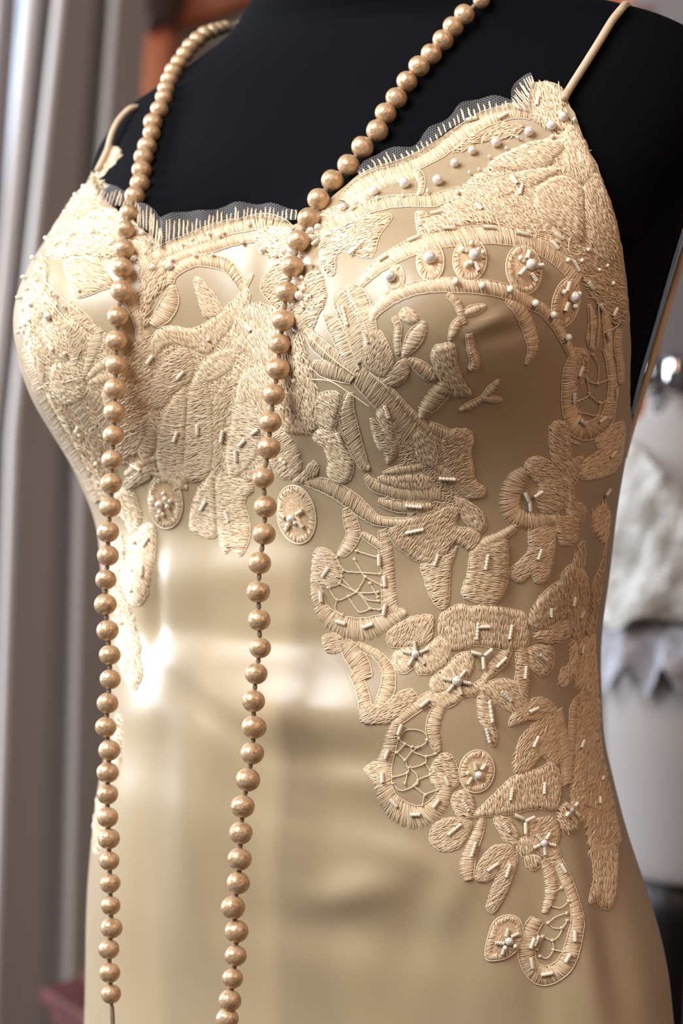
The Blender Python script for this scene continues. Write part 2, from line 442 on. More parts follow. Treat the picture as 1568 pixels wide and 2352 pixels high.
def dome(d, th=TH, soft=14.0):
    q = np.clip(d / soft, 0, 1); return th * np.sqrt(q * (2 - q)) + 0.0001
def poly_base(L, poly, th=TH, step=11):
    x0, y0 = poly.min(0); x1, y1 = poly.max(0)
    gx, gy = np.meshgrid(np.arange(x0, x1, step), np.arange(y0, y1, step)); gx = gx + (np.arange(gx.shape[0]) % 2)[:, None] * step / 2
    gx, gy = gx.ravel(), gy.ravel()
    ok = inside(poly, gx, gy); gx, gy = gx[ok], gy[ok]
    d = edge_dist(poly, gx, gy) if len(gx) else gx; ok = d > 4 if len(gx) else []
    pts = [Vector(p) for p in poly] + [Vector((a, b)) for a, b in zip(gx[ok], gy[ok])]
    n = len(poly)
    r = delaunay_2d_cdt(pts, [(i, (i + 1) % n) for i in range(n)], [], 1, 1e-4)
    v = np.array([(p.x, p.y) for p in r[0]]); d = edge_dist(poly, v[:, 0], v[:, 1])
    h = np.where(d < 0.5, -0.0004, dome(d, th) - 0.0002)
    P_, _ = surf(v[:, 0], v[:, 1], h)
    L.add(P_, [tuple(reversed(f)) for f in r[2]], 0, 0.5)
def poly_stitch(L, poly, ang, pitch=2.2, slen=19.0, jit=8.0, w=1.2, th=TH, over=2.0, lift=0.0):
    a = math.radians(ang); ux, uy = math.cos(a), math.sin(a); vx, vy = -uy, ux
    c = poly.mean(0); q = poly - c; qu = q @ np.array([ux, uy]); qv = q @ np.array([vx, vy])
    st = []
    for r in np.arange(qv.min() + 1.2, qv.max(), pitch):
        us = np.arange(qu.min() - 2, qu.max() + 2, 1.5); X = c[0] + us * ux + r * vx; Y = c[1] + us * uy + r * vy
        m = inside(poly, X, Y)
        if not m.any(): continue
        e = np.flatnonzero(np.diff(np.concatenate([[0], m.astype(int), [0]])))
        for s0, s1 in zip(e[::2], e[1::2]):
            ua, ub = us[s0] - over * random.random(), us[s1 - 1] + over * random.random()
            L0 = ub - ua
            if L0 < 4: continue
            k = max(1, int(round(L0 / slen + random.uniform(-0.3, 0.3))))
            cuts = np.linspace(ua, ub, k + 1)
            if k > 1: cuts[1:-1] += RNG.uniform(-0.35, 0.35, k - 1) * L0 / k
            for i in range(k): st.append((cuts[i] - 1.5, cuts[i + 1] + 1.5, r + random.gauss(0, 0.5), random.gauss(0, jit)))
    if not st: return
    st = np.array(st); um = (st[:, 0] + st[:, 1]) / 2; hl = (st[:, 1] - st[:, 0]) / 2
    t = np.array([-1, -0.45, 0.45, 1.0])
    ja = np.radians(st[:, 3]); du = np.cos(ja) * hl; dv = np.sin(ja) * hl
    U = um[:, None] + du[:, None] * t; Vv = st[:, 2][:, None] + dv[:, None] * t + RNG.normal(0, 0.5, (len(st), 4))
    X = c[0] + U * ux + Vv * vx; Y = c[1] + U * uy + Vv * vy
    d = edge_dist(poly, X, Y) * np.where(inside(poly, X, Y), 1, 0)
    arch = np.array([-0.00005, 0.00022, 0.00022, -0.00005]) + lift
    Hh = dome(d, th) + arch[None] + RNG.normal(0, 0.00007, (len(st), 1))
    L.strands(X, Y, Hh, np.clip(RNG.normal(w, 0.3, len(st)), 0.8, 3))
def resample(P, step, closed=False):
    P = np.asarray(P, float); Q = np.vstack([P, P[:1]]) if closed else P
    s_ = np.concatenate([[0], np.cumsum(np.hypot(*np.diff(Q[:, :2], axis=0).T))]); n = max(3, int(s_[-1] / step))
    t = np.linspace(0, s_[-1], n + (1 if not closed else 1)); out = np.stack([np.interp(t, s_, Q[:, k]) for k in range(Q.shape[1])], 1)
    return out[:-1] if closed else out
def petal(name, pts, ang, pitch=2.2, slen=19, outline=True, th=TH, jit=8, w=1.2, parent=None):
    pts = np.asarray(pts, float); pts = pts.mean(0) + (pts - pts.mean(0)) * 1.05
    poly = resample(catmull(pts, 5, True), 5, True)
    poly = poly + RNG.normal(0, 0.5, poly.shape)
    L = Lace(); poly_base(L, poly, th); poly_stitch(L, poly, ang, pitch, slen, jit, w, th)
    if outline:
        k = max(6, int(len(poly) * random.uniform(0.75, 1.0))); o0 = random.randrange(len(poly))
        loop = poly[[(o0 + i) % len(poly) for i in range(k)]] + RNG.normal(0, 0.6, (k, 2))
        L.cord(loop, 0.0005, 1.2)
    return L.build(name, parent or gown)
def knotwork(name, pts, ang, parent=None, th=0.0016):
    """dense raised filling of short thick stitches and little knots"""
    poly = resample(catmull(pts, 5, True), 7, True); poly = poly + RNG.normal(0, 1.6, poly.shape)
    L = Lace(); poly_base(L, poly, th * 0.7, 13)
    poly_stitch(L, poly, ang, 2.6, 18, 13, 1.25, th * 0.7, 2.0)
    x0, y0 = poly.min(0); x1, y1 = poly.max(0)
    n = int((x1 - x0) * (y1 - y0) / 210); X = RNG.uniform(x0, x1, n); Y = RNG.uniform(y0, y1, n)
    ok = inside(poly, X, Y); X, Y = X[ok], Y[ok]; d = edge_dist(poly, X, Y)
    if len(X):
        A = np.radians(ang + RNG.normal(0, 22, len(X))); l = RNG.uniform(5, 12, len(X)); t = np.array([-1, -0.4, 0.4, 1.0])
        XX = X[:, None] + np.cos(A)[:, None] * l[:, None] * t; YY = Y[:, None] + np.sin(A)[:, None] * l[:, None] * t
        Hh = dome(d, th * 0.8)[:, None] + np.array([-0.0005, 0.0003, 0.0003, -0.0005])[None]
        L.strands(XX, YY, Hh, RNG.uniform(1.1, 1.8, len(X)))
    for _ in range(max(1, n // 90)):                       # stray couched threads
        if not len(X): break
        k = random.randrange(len(X)); a = random.uniform(0, 6.28); r = random.uniform(20, 55); m = 10
        th_ = a + np.linspace(0, random.uniform(-1.6, 1.6), m); path = np.stack([X[k] + np.cumsum(np.cos(th_)) * r / m, Y[k] + np.cumsum(np.sin(th_)) * r / m], 1)
        if inside(poly, path[:, 0], path[:, 1]).all(): L.cord(path, th + 0.0005, 1.1)
    return L.build(name, parent or gown)
def scroll(name, pts, slant=80, pitch=2.1, cords=True, th=0.0010, parent=None):
    """narrow embroidered band; pts = (x, y, width)"""
    c = resample(catmull(pts, 6), 3.0); n = len(c)
    T = np.gradient(c[:, :2], axis=0); T /= np.linalg.norm(T, axis=1, keepdims=True) + 1e-9; B = np.stack([-T[:, 1], T[:, 0]], 1)
    c[:, 2] *= 1.12; hw = np.maximum(c[:, 2], 3) / 2
    L = Lace()
    tt_ = np.array([-1, -0.6, 0, 0.6, 1.0]); X = c[:, 0:1] + B[:, 0:1] * hw[:, None] * tt_; Y = c[:, 1:2] + B[:, 1:2] * hw[:, None] * tt_
    hp = np.array([-0.0004, 0.75, 1, 0.75, -0.0004]); thv = np.minimum(th, th * hw / 9)
    Hh = np.where(np.abs(hp) < 0.01, hp, hp * thv[:, None] - 0.0001)
    P_, _ = surf(X, Y, Hh); f = grid_faces(n, 5, False, True); L.add(P_, f, 0, 0.5)
    # stitches across
    m = max(2, int(n * 3.0 / pitch)); si = np.linspace(0, n - 1, m) + RNG.normal(0, 0.25, m); si = np.clip(si, 0, n - 1)
    def g(A): return np.stack([np.interp(si, np.arange(n), A[:, k]) for k in range(A.shape[1])], 1)
    cc, TT, BB = g(c), g(T), g(B); h2 = np.maximum(cc[:, 2], 3) / 2 * RNG.uniform(0.92, 1.1, m)
    sl = math.tan(math.radians(90 - slant)); sk = sl + RNG.normal(0, 0.10, m)
    t4 = np.array([-1.03, -0.5, 0.5, 1.03])
    off_ = h2[:, None] * t4
    X = cc[:, 0:1] + BB[:, 0:1] * off_ + TT[:, 0:1] * off_ * sk[:, None]; Y = cc[:, 1:2] + BB[:, 1:2] * off_ + TT[:, 1:2] * off_ * sk[:, None]
    thv = np.minimum(th, th * h2 / 9)[:, None]
    Hh = np.array([0.0, 0.95, 0.95, 0.0])[None] * thv + 0.00012 + RNG.normal(0, 0.00007, (m, 1))
    L.strands(X, Y, Hh, np.clip(RNG.normal(1.2, 0.25, m), 0.7, 2.2))
    if cords:
        for s_ in (-1, 1):
            if random.random() < 0.8: L.cord(c[::2, :2] + B[::2] * hw[::2, None] * s_ * 1.02 + RNG.normal(0, 0.5, (len(c[::2]), 2)), 0.0005, 1.15)
    return L.build(name, parent or gown)
def net(lines, parent=None):
    L = Lace()
    for l in lines:
        p_ = resample(catmull(l, 5), 4); L.cord(p_ + RNG.normal(0, 0.4, p_.shape), 0.0008, 1.35, 0.8)
        for q in (l[0], l[-1]):                # small wrapped knots where the threads meet
            for _ in range(3):
                a = random.uniform(0, 3.14); t = np.array([-5, -2, 2, 5.0]); L.strands((q[0] + math.cos(a) * t)[None], (q[1] + math.sin(a) * t)[None], np.array([[0.0004, 0.0012, 0.0012, 0.0004]]), 1.5)
    return L.build('lace_netting', parent or gown)
# ---- beads
def uv_sphere(r, seg=14, rings=10, sx=1, sz=1):
    bm = bmesh.new(); bmesh.ops.create_uvsphere(bm, u_segments=seg, v_segments=rings, radius=r)
    for v in bm.verts: v.co.x *= sx; v.co.z *= sz
    me = bpy.data.meshes.new('bead'); bm.to_mesh(me); bm.free(); me.polygons.foreach_set('use_smooth', np.ones(len(me.polygons), bool)); return me
ME_PEARL = uv_sphere(1.0, 20, 14); ME_PEARL.materials.append(M['pearl_bead'])
ME_SEED = uv_sphere(1.0, 12, 8); ME_SEED.materials.append(M['glass_bead'])
def bugle_mesh():
    v, f = [], []; prof = [(-1, .5), (-1, .95), (-.93, 1.0), (.93, 1.0), (1, .95), (1, .5)]; n = 10
    for x, r in prof:
        for k in range(n): v.append((x, r * math.cos(2 * math.pi * k / n), r * math.sin(2 * math.pi * k / n)))
    f = grid_faces(len(prof), n); me = bpy.data.meshes.new('bugle'); me.from_pydata(v, [], f); me.polygons.foreach_set('use_smooth', np.ones(len(me.polygons), bool)); me.materials.append(M['glass_bead']); return me
ME_BUGLE = bugle_mesh()
def row_mesh(k=5):
    v, f = [], []; n = 10; o = 0
    for i in range(k):
        cx_ = -1 + (i + 0.5) * 2 / k; hw_ = 1 / k
        ring = []
        for j in range(5):
            a = math.pi * j / 4; x = cx_ - hw_ * math.cos(a) * 0.98; r = 0.55 + 0.45 * math.sin(a)
            for q in range(n): v.append((x, r * math.cos(2 * math.pi * q / n), r * math.sin(2 * math.pi * q / n)))
        f += [tuple(b + o for b in ff) for ff in grid_faces(5, n)]; o += 5 * n
    me = bpy.data.meshes.new('bead_row'); me.from_pydata(v, [], f); me.polygons.foreach_set('use_smooth', np.ones(len(me.polygons), bool)); me.materials.append(M['glass_bead']); return me
ME_ROW = row_mesh()
def bead(name, me, px, py, ang, sx, sr, lift=0.0014, parent=None):
    for _ in range(14):                        # never off the edge of the cloth
        if bvh.ray_cast(CAM_P, ray_dir(px, py).normalized())[0] is not None: break
        px += 6 if px < 784 else -6
    else: pass
    px += 5 if px < 260 else 0
    a = math.radians(ang); P_, n_ = surf(np.array([px, px + 3 * math.cos(a)]), np.array([py, py + 3 * math.sin(a)]))
    n = Vector(n_[0]); t = Vector(P_[1] - P_[0]); t = (t - n * t.dot(n)).normalized(); b = n.cross(t)
    o = bpy.data.objects.new(name, me); COL.objects.link(o); attach(o, parent or gown)
    p_ = Vector(P_[0]) + n * (lift + sr * S * 0.8)
    R = Matrix(((t.x, b.x, n.x), (t.y, b.y, n.y), (t.z, b.z, n.z))).to_4x4()
    o.matrix_basis = Matrix.Translation(p_) @ R @ Matrix.Diagonal((sx * S, sr * S, sr * S, 1)); return o
def pearl_bead(px, py, r, parent=None): return bead('pearl_bead', ME_PEARL, px, py, random.uniform(0, 180), r, r, 0.0006, parent)
def seed(px, py, r=5.0, parent=None): return bead('seed_bead', ME_SEED, px, py, 0, r * 0.9, r, 0.0012, parent)
def bugle(px, py, ang, l=12, r=4.2, parent=None): return bead('bugle_bead', ME_BUGLE, px, py, ang, l, r, 0.0012, parent)
def brow(px, py, ang, l=14, r=4.0, parent=None): return bead('bead_row', ME_ROW, px, py, ang, l, r, 0.0012, parent)
# ------------------------------------------------------------------ lace laid on the gown (picture outlines carried onto the cloth)
def ellipse(cx, cy, rx, ry, rot=0, n=16):
    a = math.radians(rot); return [(cx + rx * math.cos(t) * math.cos(a) - ry * math.sin(t) * math.sin(a), cy + rx * math.cos(t) * math.sin(a) + ry * math.sin(t) * math.cos(a)) for t in np.linspace(0, 2 * math.pi, n, endpoint=False)]
def medallion(pts, ang, pearl, seeds=(), rows=(), name='lace_medallion'):
    poly = resample(catmull(pts, 5, True), 5, True); c = poly.mean(0)
    L = Lace(); poly_base(L, poly, 0.0009)
    # radial stitches round the rim, flatter ones inside
    rim = resample(poly, 3.0, True); m = len(rim); d = c - rim; ln = np.linalg.norm(d, axis=1); d = d / ln[:, None]; l = np.minimum(ln * 0.5, 17) * RNG.uniform(0.8, 1.15, m)
    t = np.array([0.0, 0.3, 0.7, 1.0]); tw = RNG.normal(0, 0.18, m); dx = d[:, 0] - tw * d[:, 1]; dy = d[:, 1] + tw * d[:, 0]
    X = rim[:, 0:1] + dx[:, None] * l[:, None] * t; Y = rim[:, 1:2] + dy[:, None] * l[:, None] * t
    poly_stitch(L, c + (poly - c) * 0.62, ang, 3.6, 22, 14, 1.5, 0.0005)
    L.strands(X, Y, np.array([0.0002, 0.0011, 0.0012, 0.0006])[None] + np.zeros((m, 1)), 1.6)
    loop = np.vstack([poly, poly[:1]]); L.cord(loop, 0.0007, 1.7)
    o = L.build(name, gown)
    if pearl: pearl_bead(*pearl, parent=o)
    for s_ in seeds: seed(*s_, parent=o)
    for r_ in rows: brow(*r_, parent=o)
    return o
def star(px, py, n, r0, r1, a0=0):                 # little rows of beads round a pearl
    return [(px + math.cos(math.radians(a0 + 360 * k / n)) * (r0 + r1) / 2, py + math.sin(math.radians(a0 + 360 * k / n)) * (r0 + r1) / 2, a0 + 360 * k / n, (r1 - r0) / 2, 4.2) for k in range(n)]

# dense raised work
KNOTS = [
 ([(1130, 375), (1230, 330), (1300, 300), (1332, 305), (1374, 400), (1408, 500), (1428, 620), (1436, 715), (1420, 745), (1400, 735), (1370, 700), (1330, 640), (1290, 605), (1240, 565), (1180, 530), (1110, 515), (1040, 525), (975, 545), (960, 525), (1010, 480), (1060, 430)], 35),
 ([(1222, 195), (1240, 186), (1262, 190), (1285, 205), (1298, 215), (1300, 250), (1316, 285), (1300, 300), (1260, 300), (1232, 280), (1218, 262), (1214, 230)], 65),
 ([(1085, 308), (1130, 292), (1165, 284), (1205, 288), (1180, 318), (1130, 322), (1090, 335), (1055, 352), (1040, 345)], -25),
 ([(225, 402), (238, 440), (236, 470), (200, 515), (150, 545), (105, 560), (130, 505), (170, 445), (205, 400)], -40),
 ([(105, 565), (180, 505), (240, 478), (300, 500), (332, 540), (348, 600), (335, 622), (290, 592), (250, 594), (180, 592), (118, 592)], 20),
 ([(98, 585), (112, 620), (110, 660), (135, 700), (130, 730), (100, 725), (80, 770), (62, 760), (50, 705), (68, 640)], 55),
 ([(120, 840), (165, 830), (200, 865), (195, 910), (155, 930), (120, 895)], 40),
 ([(195, 970), (225, 1000), (262, 1075), (258, 1140), (228, 1125), (190, 1050), (165, 1005)], 55),
 ([(330, 560), (365, 590), (388, 640), (352, 690), (340, 750), (318, 720), (322, 620)], -60),
 ([(590, 530), (640, 520), (690, 530), (740, 490), (780, 470), (790, 490), (740, 540), (710, 560), (690, 610), (650, 600), (610, 590), (585, 560)], 30),
 ([(640, 780), (690, 765), (705, 820), (718, 850), (742, 930), (730, 985), (700, 998), (650, 985), (632, 900)], 70),
 ([(255, 880), (300, 800), (345, 760), (352, 900), (345, 960), (335, 1010), (305, 1050), (275, 1045), (248, 960)], -40),
 ([(258, 1240), (282, 1230), (292, 1300), (286, 1360), (300, 1400), (312, 1430), (310, 1462), (268, 1465), (258, 1380)], 60),
 ([(1325, 1605), (1372, 1600), (1377, 1700), (1392, 1780), (1416, 1880), (1420, 1940), (1390, 1960), (1355, 1950), (1340, 1900), (1308, 1850), (1310, 1780), (1320, 1680)], -62),
 ([(1360, 1170), (1388, 1150), (1398, 1180), (1394, 1240), (1375, 1242), (1358, 1210)], -60),
 ([(1225, 1455), (1270, 1430), (1300, 1425), (1310, 1450), (1290, 1470), (1250, 1480)], -20),
 ([(1280, 1855), (1306, 1845), (1325, 1890), (1310, 1915), (1292, 1912), (1280, 1890)], 60),
 ([(224, 1822), (215, 1870), (212, 1920), (216, 1958), (228, 1958), (236, 1890), (236, 1830)], 70),
 ([(268, 1640), (277, 1660), (280, 1720), (272, 1790), (262, 1760)], 70),
]
for k_, (p_, a_) in enumerate(KNOTS): knotwork('lace_filling', p_, a_)
# low flat embroidery that carries the raised pieces
for p_, a_ in [([(345, 800), (400, 775), (480, 790), (540, 740), (640, 730), (640, 980), (605, 1080), (520, 1095), (440, 1090), (360, 1085), (300, 1060), (258, 1050), (262, 900), (300, 830)], 55),
               ([(62, 790), (120, 735), (200, 745), (262, 820), (262, 1060), (245, 1140), (214, 1125), (165, 1030), (100, 915)], 60),
               ([(860, 870), (930, 950), (1000, 1000), (1060, 1010), (1080, 1120), (1040, 1180), (960, 1190), (900, 1150), (870, 1100), (920, 1060)], -40)]:
    petal('lace_ground', p_, a_, pitch=2.6, slen=14, outline=False, th=0.0004, jit=22, w=1.15)
# flat satin-stitch petals: outline, stitch angle
PETALS = [
 ([(1130, 372), (1180, 345), (1230, 327), (1288, 326), (1298, 345), (1275, 365), (1262, 385), (1220, 395), (1170, 397), (1130, 397)], 25),
 ([(1190, 398), (1240, 388), (1288, 392), (1260, 415), (1225, 432), (1205, 422)], 28),
 ([(1225, 442), (1283, 407), (1333, 432), (1338, 480), (1333, 556), (1290, 540), (1240, 502)], 40),
 ([(1337, 432), (1370, 402), (1402, 480), (1418, 560), (1395, 610), (1350, 560)], 55),
 ([(1303, 292), (1322, 300), (1348, 350), (1364, 398), (1335, 428), (1300, 395), (1290, 340)], 62),
 ([(738, 570), (745, 540), (790, 520), (840, 500), (893, 497), (890, 515), (868, 545), (858, 580), (845, 592), (790, 578), (773, 590), (770, 625), (755, 628), (740, 605)], -25),
 ([(956, 490), (980, 492), (995, 512), (978, 522), (960, 530)], -10),
 ([(995, 805), (1005, 795), (1035, 790), (1045, 802), (1047, 830), (1060, 868), (1080, 900), (1065, 906), (1032, 902), (1006, 862), (992, 826)], 60),
 ([(722, 942), (730, 910), (755, 900), (780, 905), (783, 927), (775, 957), (765, 987), (742, 984), (726, 966)], 45),
 ([(722, 1002), (735, 986), (765, 985), (782, 1010), (800, 1035), (810, 1060), (806, 1090), (790, 1106), (770, 1106), (752, 1086), (755, 1060), (745, 1030), (725, 1012)], 35),
 ([(880, 872), (905, 842), (930, 822), (938, 840), (935, 862), (915, 882), (895, 884)], -35),
 ([(845, 770), (870, 760), (890, 790), (902, 830), (885, 862), (850, 852), (833, 830)], -65),
 ([(918, 726), (930, 708), (950, 715), (962, 736), (940, 741)], 40),
 ([(866, 950), (885, 928), (902, 960), (908, 1000), (892, 1012), (880, 985)], 50),
 ([(852, 962), (880, 985), (908, 1010), (915, 1020), (906, 1046), (890, 1062), (884, 1040), (866, 1022)], 8),
 ([(945, 1002), (965, 985), (1000, 1010), (1013, 1045), (1006, 1066), (985, 1071), (960, 1052)], 60),
 ([(1015, 1006), (1040, 990), (1075, 990), (1086, 1010), (1080, 1040), (1086, 1076), (1090, 1100), (1111, 1121), (1105, 1136), (1070, 1141), (1040, 1112), (1020, 1062)], -30),
 ([(870, 1097), (910, 1091), (950, 1086), (980, 1090), (992, 1120), (950, 1126), (900, 1117)], 80),
 ([(900, 1216), (940, 1192), (990, 1182), (1030, 1162), (1050, 1172), (1046, 1210), (1090, 1216), (1096, 1246), (1080, 1263), (1060, 1256), (1040, 1247), (1010, 1281), (980, 1291), (950, 1281), (925, 1262), (905, 1242)], -55),
 ([(1045, 1141), (1075, 1151), (1100, 1171), (1114, 1196), (1108, 1219), (1090, 1219), (1070, 1201), (1055, 1176)], 50),
 ([(968, 1296), (1000, 1287), (1040, 1264), (1050, 1252), (1036, 1296), (1031, 1340), (1029, 1380), (1020, 1396), (1005, 1391), (985, 1361), (975, 1326)], -12),
 ([(1080, 1278), (1088, 1262), (1120, 1250), (1160, 1240), (1164, 1290), (1163, 1330), (1150, 1366), (1130, 1386), (1095, 1381), (1062, 1363), (1075, 1320)], 4),
 ([(1205, 1071), (1225, 1052), (1255, 1058), (1281, 1086), (1296, 1120), (1291, 1156), (1270, 1177), (1242, 1172), (1233, 1140), (1238, 1115), (1215, 1091)], 20),
 ([(1263, 986), (1285, 971), (1305, 986), (1308, 1030), (1312, 1056), (1335, 1050), (1331, 1080), (1315, 1120), (1320, 1146), (1340, 1160), (1336, 1190), (1312, 1196), (1297, 1170), (1300, 1130), (1290, 1090), (1270, 1060), (1262, 1020)], 35),
 ([(1272, 1192), (1310, 1188), (1330, 1200), (1321, 1246), (1290, 1251), (1279, 1230)], 15),
 ([(1215, 1217), (1265, 1212), (1271, 1250), (1263, 1300), (1252, 1330), (1230, 1336), (1216, 1320), (1196, 1336), (1176, 1326), (1173, 1306), (1200, 1282), (1215, 1260)], -25),
 ([(1334, 1096), (1340, 1060), (1372, 1036), (1366, 1010), (1395, 986), (1426, 968), (1432, 1000), (1421, 1060), (1400, 1086), (1370, 1096)], -35),
 ([(1310, 832), (1328, 802), (1350, 815), (1346, 850), (1330, 880), (1313, 880)], 70),
 ([(718, 1300), (722, 1271), (738, 1260), (762, 1270), (775, 1290), (783, 1320), (776, 1341), (750, 1346), (735, 1346), (720, 1331)], 15),
 ([(742, 1466), (765, 1455), (785, 1466), (786, 1490), (766, 1500), (750, 1496)], -20),
 ([(832, 1656), (840, 1612), (870, 1622), (920, 1590), (945, 1586), (955, 1606), (940, 1631), (900, 1656), (870, 1661)], -25),
 ([(893, 1452), (930, 1426), (960, 1416), (990, 1416), (993, 1440), (985, 1471), (960, 1481), (920, 1486), (895, 1481)], -60),
 ([(905, 1501), (940, 1487), (960, 1501), (950, 1531), (925, 1546), (905, 1531)], 40),
 ([(965, 1511), (985, 1481), (1010, 1463), (1030, 1471), (1036, 1500), (1020, 1531), (990, 1546), (962, 1546), (955, 1526)], 60),
 ([(990, 1561), (1020, 1536), (1050, 1506), (1080, 1501), (1086, 1531), (1070, 1561), (1040, 1581), (1000, 1591)], 60),
 ([(985, 1601), (1030, 1583), (1070, 1577), (1100, 1562), (1112, 1546), (1116, 1571), (1090, 1596), (1060, 1602), (1040, 1621), (1010, 1626), (985, 1619)], 45),
 ([(1018, 1412), (1055, 1391), (1080, 1396), (1110, 1391), (1140, 1396), (1165, 1400), (1200, 1411), (1206, 1440), (1206, 1481), (1170, 1491), (1130, 1486), (1090, 1481), (1060, 1491), (1030, 1486), (1012, 1450)], 86),
 ([(1110, 1561), (1120, 1531), (1145, 1501), (1171, 1486), (1166, 1516), (1145, 1541), (1116, 1561)], 30),
 ([(1096, 1582), (1125, 1566), (1160, 1561), (1190, 1571), (1211, 1600), (1206, 1631), (1180, 1636), (1150, 1621), (1120, 1601)], 40),
 ([(1098, 1602), (1116, 1600), (1132, 1640), (1131, 1660), (1140, 1690), (1130, 1712), (1118, 1680), (1100, 1650)], 20),
 ([(1186, 1491), (1206, 1491), (1213, 1531), (1211, 1581), (1196, 1601), (1181, 1571), (1185, 1531)], 12),
 ([(1212, 1491), (1245, 1482), (1268, 1491), (1266, 1531), (1245, 1551), (1221, 1536), (1210, 1511)], 30),
 ([(1215, 1431), (1220, 1401), (1250, 1361), (1285, 1336), (1301, 1361), (1300, 1401), (1275, 1431), (1240, 1446)], 72),
 ([(1287, 1331), (1310, 1301), (1343, 1321), (1348, 1381), (1338, 1441), (1320, 1471), (1302, 1431), (1302, 1381)], 80),
 ([(1312, 1299), (1326, 1256), (1340, 1246), (1340, 1290), (1326, 1310)], 80),
 ([(1390, 1242), (1378, 1300), (1360, 1340), (1355, 1400), (1343, 1450), (1358, 1460), (1368, 1420), (1384, 1320)], 75),
 ([(1330, 1481), (1362, 1456), (1364, 1500), (1370, 1592), (1350, 1590), (1326, 1581), (1318, 1551), (1325, 1521)], -75),
 ([(1285, 1541), (1305, 1521), (1310, 1471), (1322, 1481), (1318, 1531), (1300, 1571), (1285, 1571)], -60),
 ([(838, 1766), (860, 1752), (890, 1761), (890, 1791), (865, 1796), (848, 1781)], 10),
 ([(988, 1776), (1000, 1746), (1020, 1732), (1038, 1741), (1051, 1771), (1050, 1801), (1020, 1816), (995, 1801)], 8),
 ([(988, 1921), (1000, 1891), (1030, 1880), (1060, 1882), (1080, 1891), (1071, 1921), (1050, 1946), (1020, 1953), (996, 1941)], -25),
 ([(1038, 1832), (1065, 1816), (1086, 1831), (1087, 1871), (1066, 1881), (1046, 1866)], 14),
 ([(1090, 1872), (1130, 1832), (1170, 1792), (1200, 1776), (1240, 1766), (1260, 1751), (1281, 1781), (1281, 1831), (1270, 1861), (1230, 1856), (1180, 1866), (1130, 1872)], 80),
 ([(1180, 1766), (1183, 1731), (1200, 1691), (1230, 1661), (1265, 1641), (1281, 1661), (1276, 1701), (1286, 1741), (1266, 1756), (1241, 1736), (1220, 1761), (1196, 1776)], -60),
 ([(1170, 1666), (1180, 1636), (1210, 1611), (1245, 1605), (1275, 1631), (1240, 1650), (1215, 1655), (1190, 1660)], -30),
 ([(1135, 1881), (1165, 1881), (1191, 1916), (1186, 1941), (1165, 1936), (1146, 1911)], 28),
 ([(1220, 1891), (1260, 1876), (1281, 1901), (1276, 1941), (1255, 1966), (1226, 1951), (1210, 1921)], -35),
 ([(1185, 1932), (1215, 1926), (1226, 1956), (1200, 1967)], 70),
 ([(1205, 1962), (1235, 1966), (1241, 1986), (1222, 1999), (1208, 1986)], 60),
 ([(1242, 1951), (1275, 1941), (1286, 1971), (1266, 1986)], -20),
 ([(1092, 2011), (1100, 1981), (1125, 1951), (1150, 1942), (1175, 1951), (1166, 1986), (1140, 2011), (1110, 2026), (1095, 2021)], -38),
 ([(1152, 1991), (1180, 1961), (1184, 1986), (1170, 2031), (1156, 2061), (1136, 2093), (1120, 2086), (1126, 2051)], -38),
 ([(1352, 1950), (1385, 1940), (1412, 1950), (1414, 2000), (1409, 2050), (1398, 2081), (1380, 2084), (1368, 2068), (1352, 2070), (1362, 2020), (1360, 1990)], 82),
 ([(222, 405), (232, 385), (246, 358), (258, 341), (272, 342), (277, 355), (268, 372), (250, 388), (238, 402)], -55),
 ([(206, 388), (212, 395), (222, 430), (219, 452), (210, 428)], 75),
 # breast on the shaded side of the form and centre front
 ([(150, 602), (200, 592), (222, 596), (242, 626), (262, 651), (230, 666), (180, 682), (164, 651)], 18),
 ([(100, 765), (122, 748), (148, 785), (152, 825), (122, 812)], 50),
 ([(66, 800), (84, 785), (104, 830), (104, 880), (86, 855)], 60),
 ([(150, 750), (175, 740), (200, 775), (185, 825), (165, 800)], -60),
 ([(110, 905), (135, 915), (160, 960), (170, 1005), (140, 965)], 35),
 ([(235, 900), (260, 905), (275, 960), (270, 1010), (250, 970)], 30),
 ([(160, 690), (190, 715), (215, 745), (205, 760), (170, 735)], -40),
 ([(338, 832), (354, 772), (390, 750), (440, 756), (480, 736), (530, 696), (560, 666), (569, 691), (546, 736), (511, 776), (480, 811), (440, 801), (400, 791), (371, 811), (346, 880)], 58),
 ([(447, 647), (460, 640), (500, 690), (511, 721), (471, 726), (456, 691)], 40),
 ([(600, 661), (615, 626), (650, 600), (661, 641), (640, 701), (620, 691)], -30),
 ([(538, 791), (535, 751), (560, 711), (600, 700), (640, 731), (641, 801), (620, 851), (590, 831), (560, 811)], 70),
 ([(350, 931), (346, 881), (365, 851), (386, 821), (420, 801), (440, 811), (446, 851), (430, 881), (400, 901), (376, 931)], -20),
 ([(425, 1091), (430, 1001), (430, 941), (441, 891), (470, 871), (486, 911), (490, 971), (490, 1041), (475, 1091)], -14),
 ([(495, 1091), (491, 1001), (492, 931), (515, 881), (536, 871), (531, 921), (516, 981), (511, 1051)], -48),
 ([(520, 1041), (535, 961), (546, 931), (580, 931), (601, 981), (591, 1041), (560, 1081), (531, 1091)], 18),
 ([(360, 1041), (376, 951), (420, 891), (430, 921), (425, 1001), (421, 1081), (400, 1101), (371, 1081)], 10),
 ([(440, 890), (455, 850), (480, 820), (520, 800), (545, 815), (530, 850), (500, 870), (475, 880)], 40),
 ([(545, 925), (560, 860), (590, 850), (625, 870), (635, 930), (630, 990), (600, 980), (580, 930)], 60),
 ([(380, 1082), (420, 1062), (436, 1086), (420, 1121), (400, 1111)], 40),
 ([(437, 1206), (446, 1151), (466, 1111), (490, 1091), (496, 1151), (498, 1221), (480, 1233), (456, 1223)], 28),
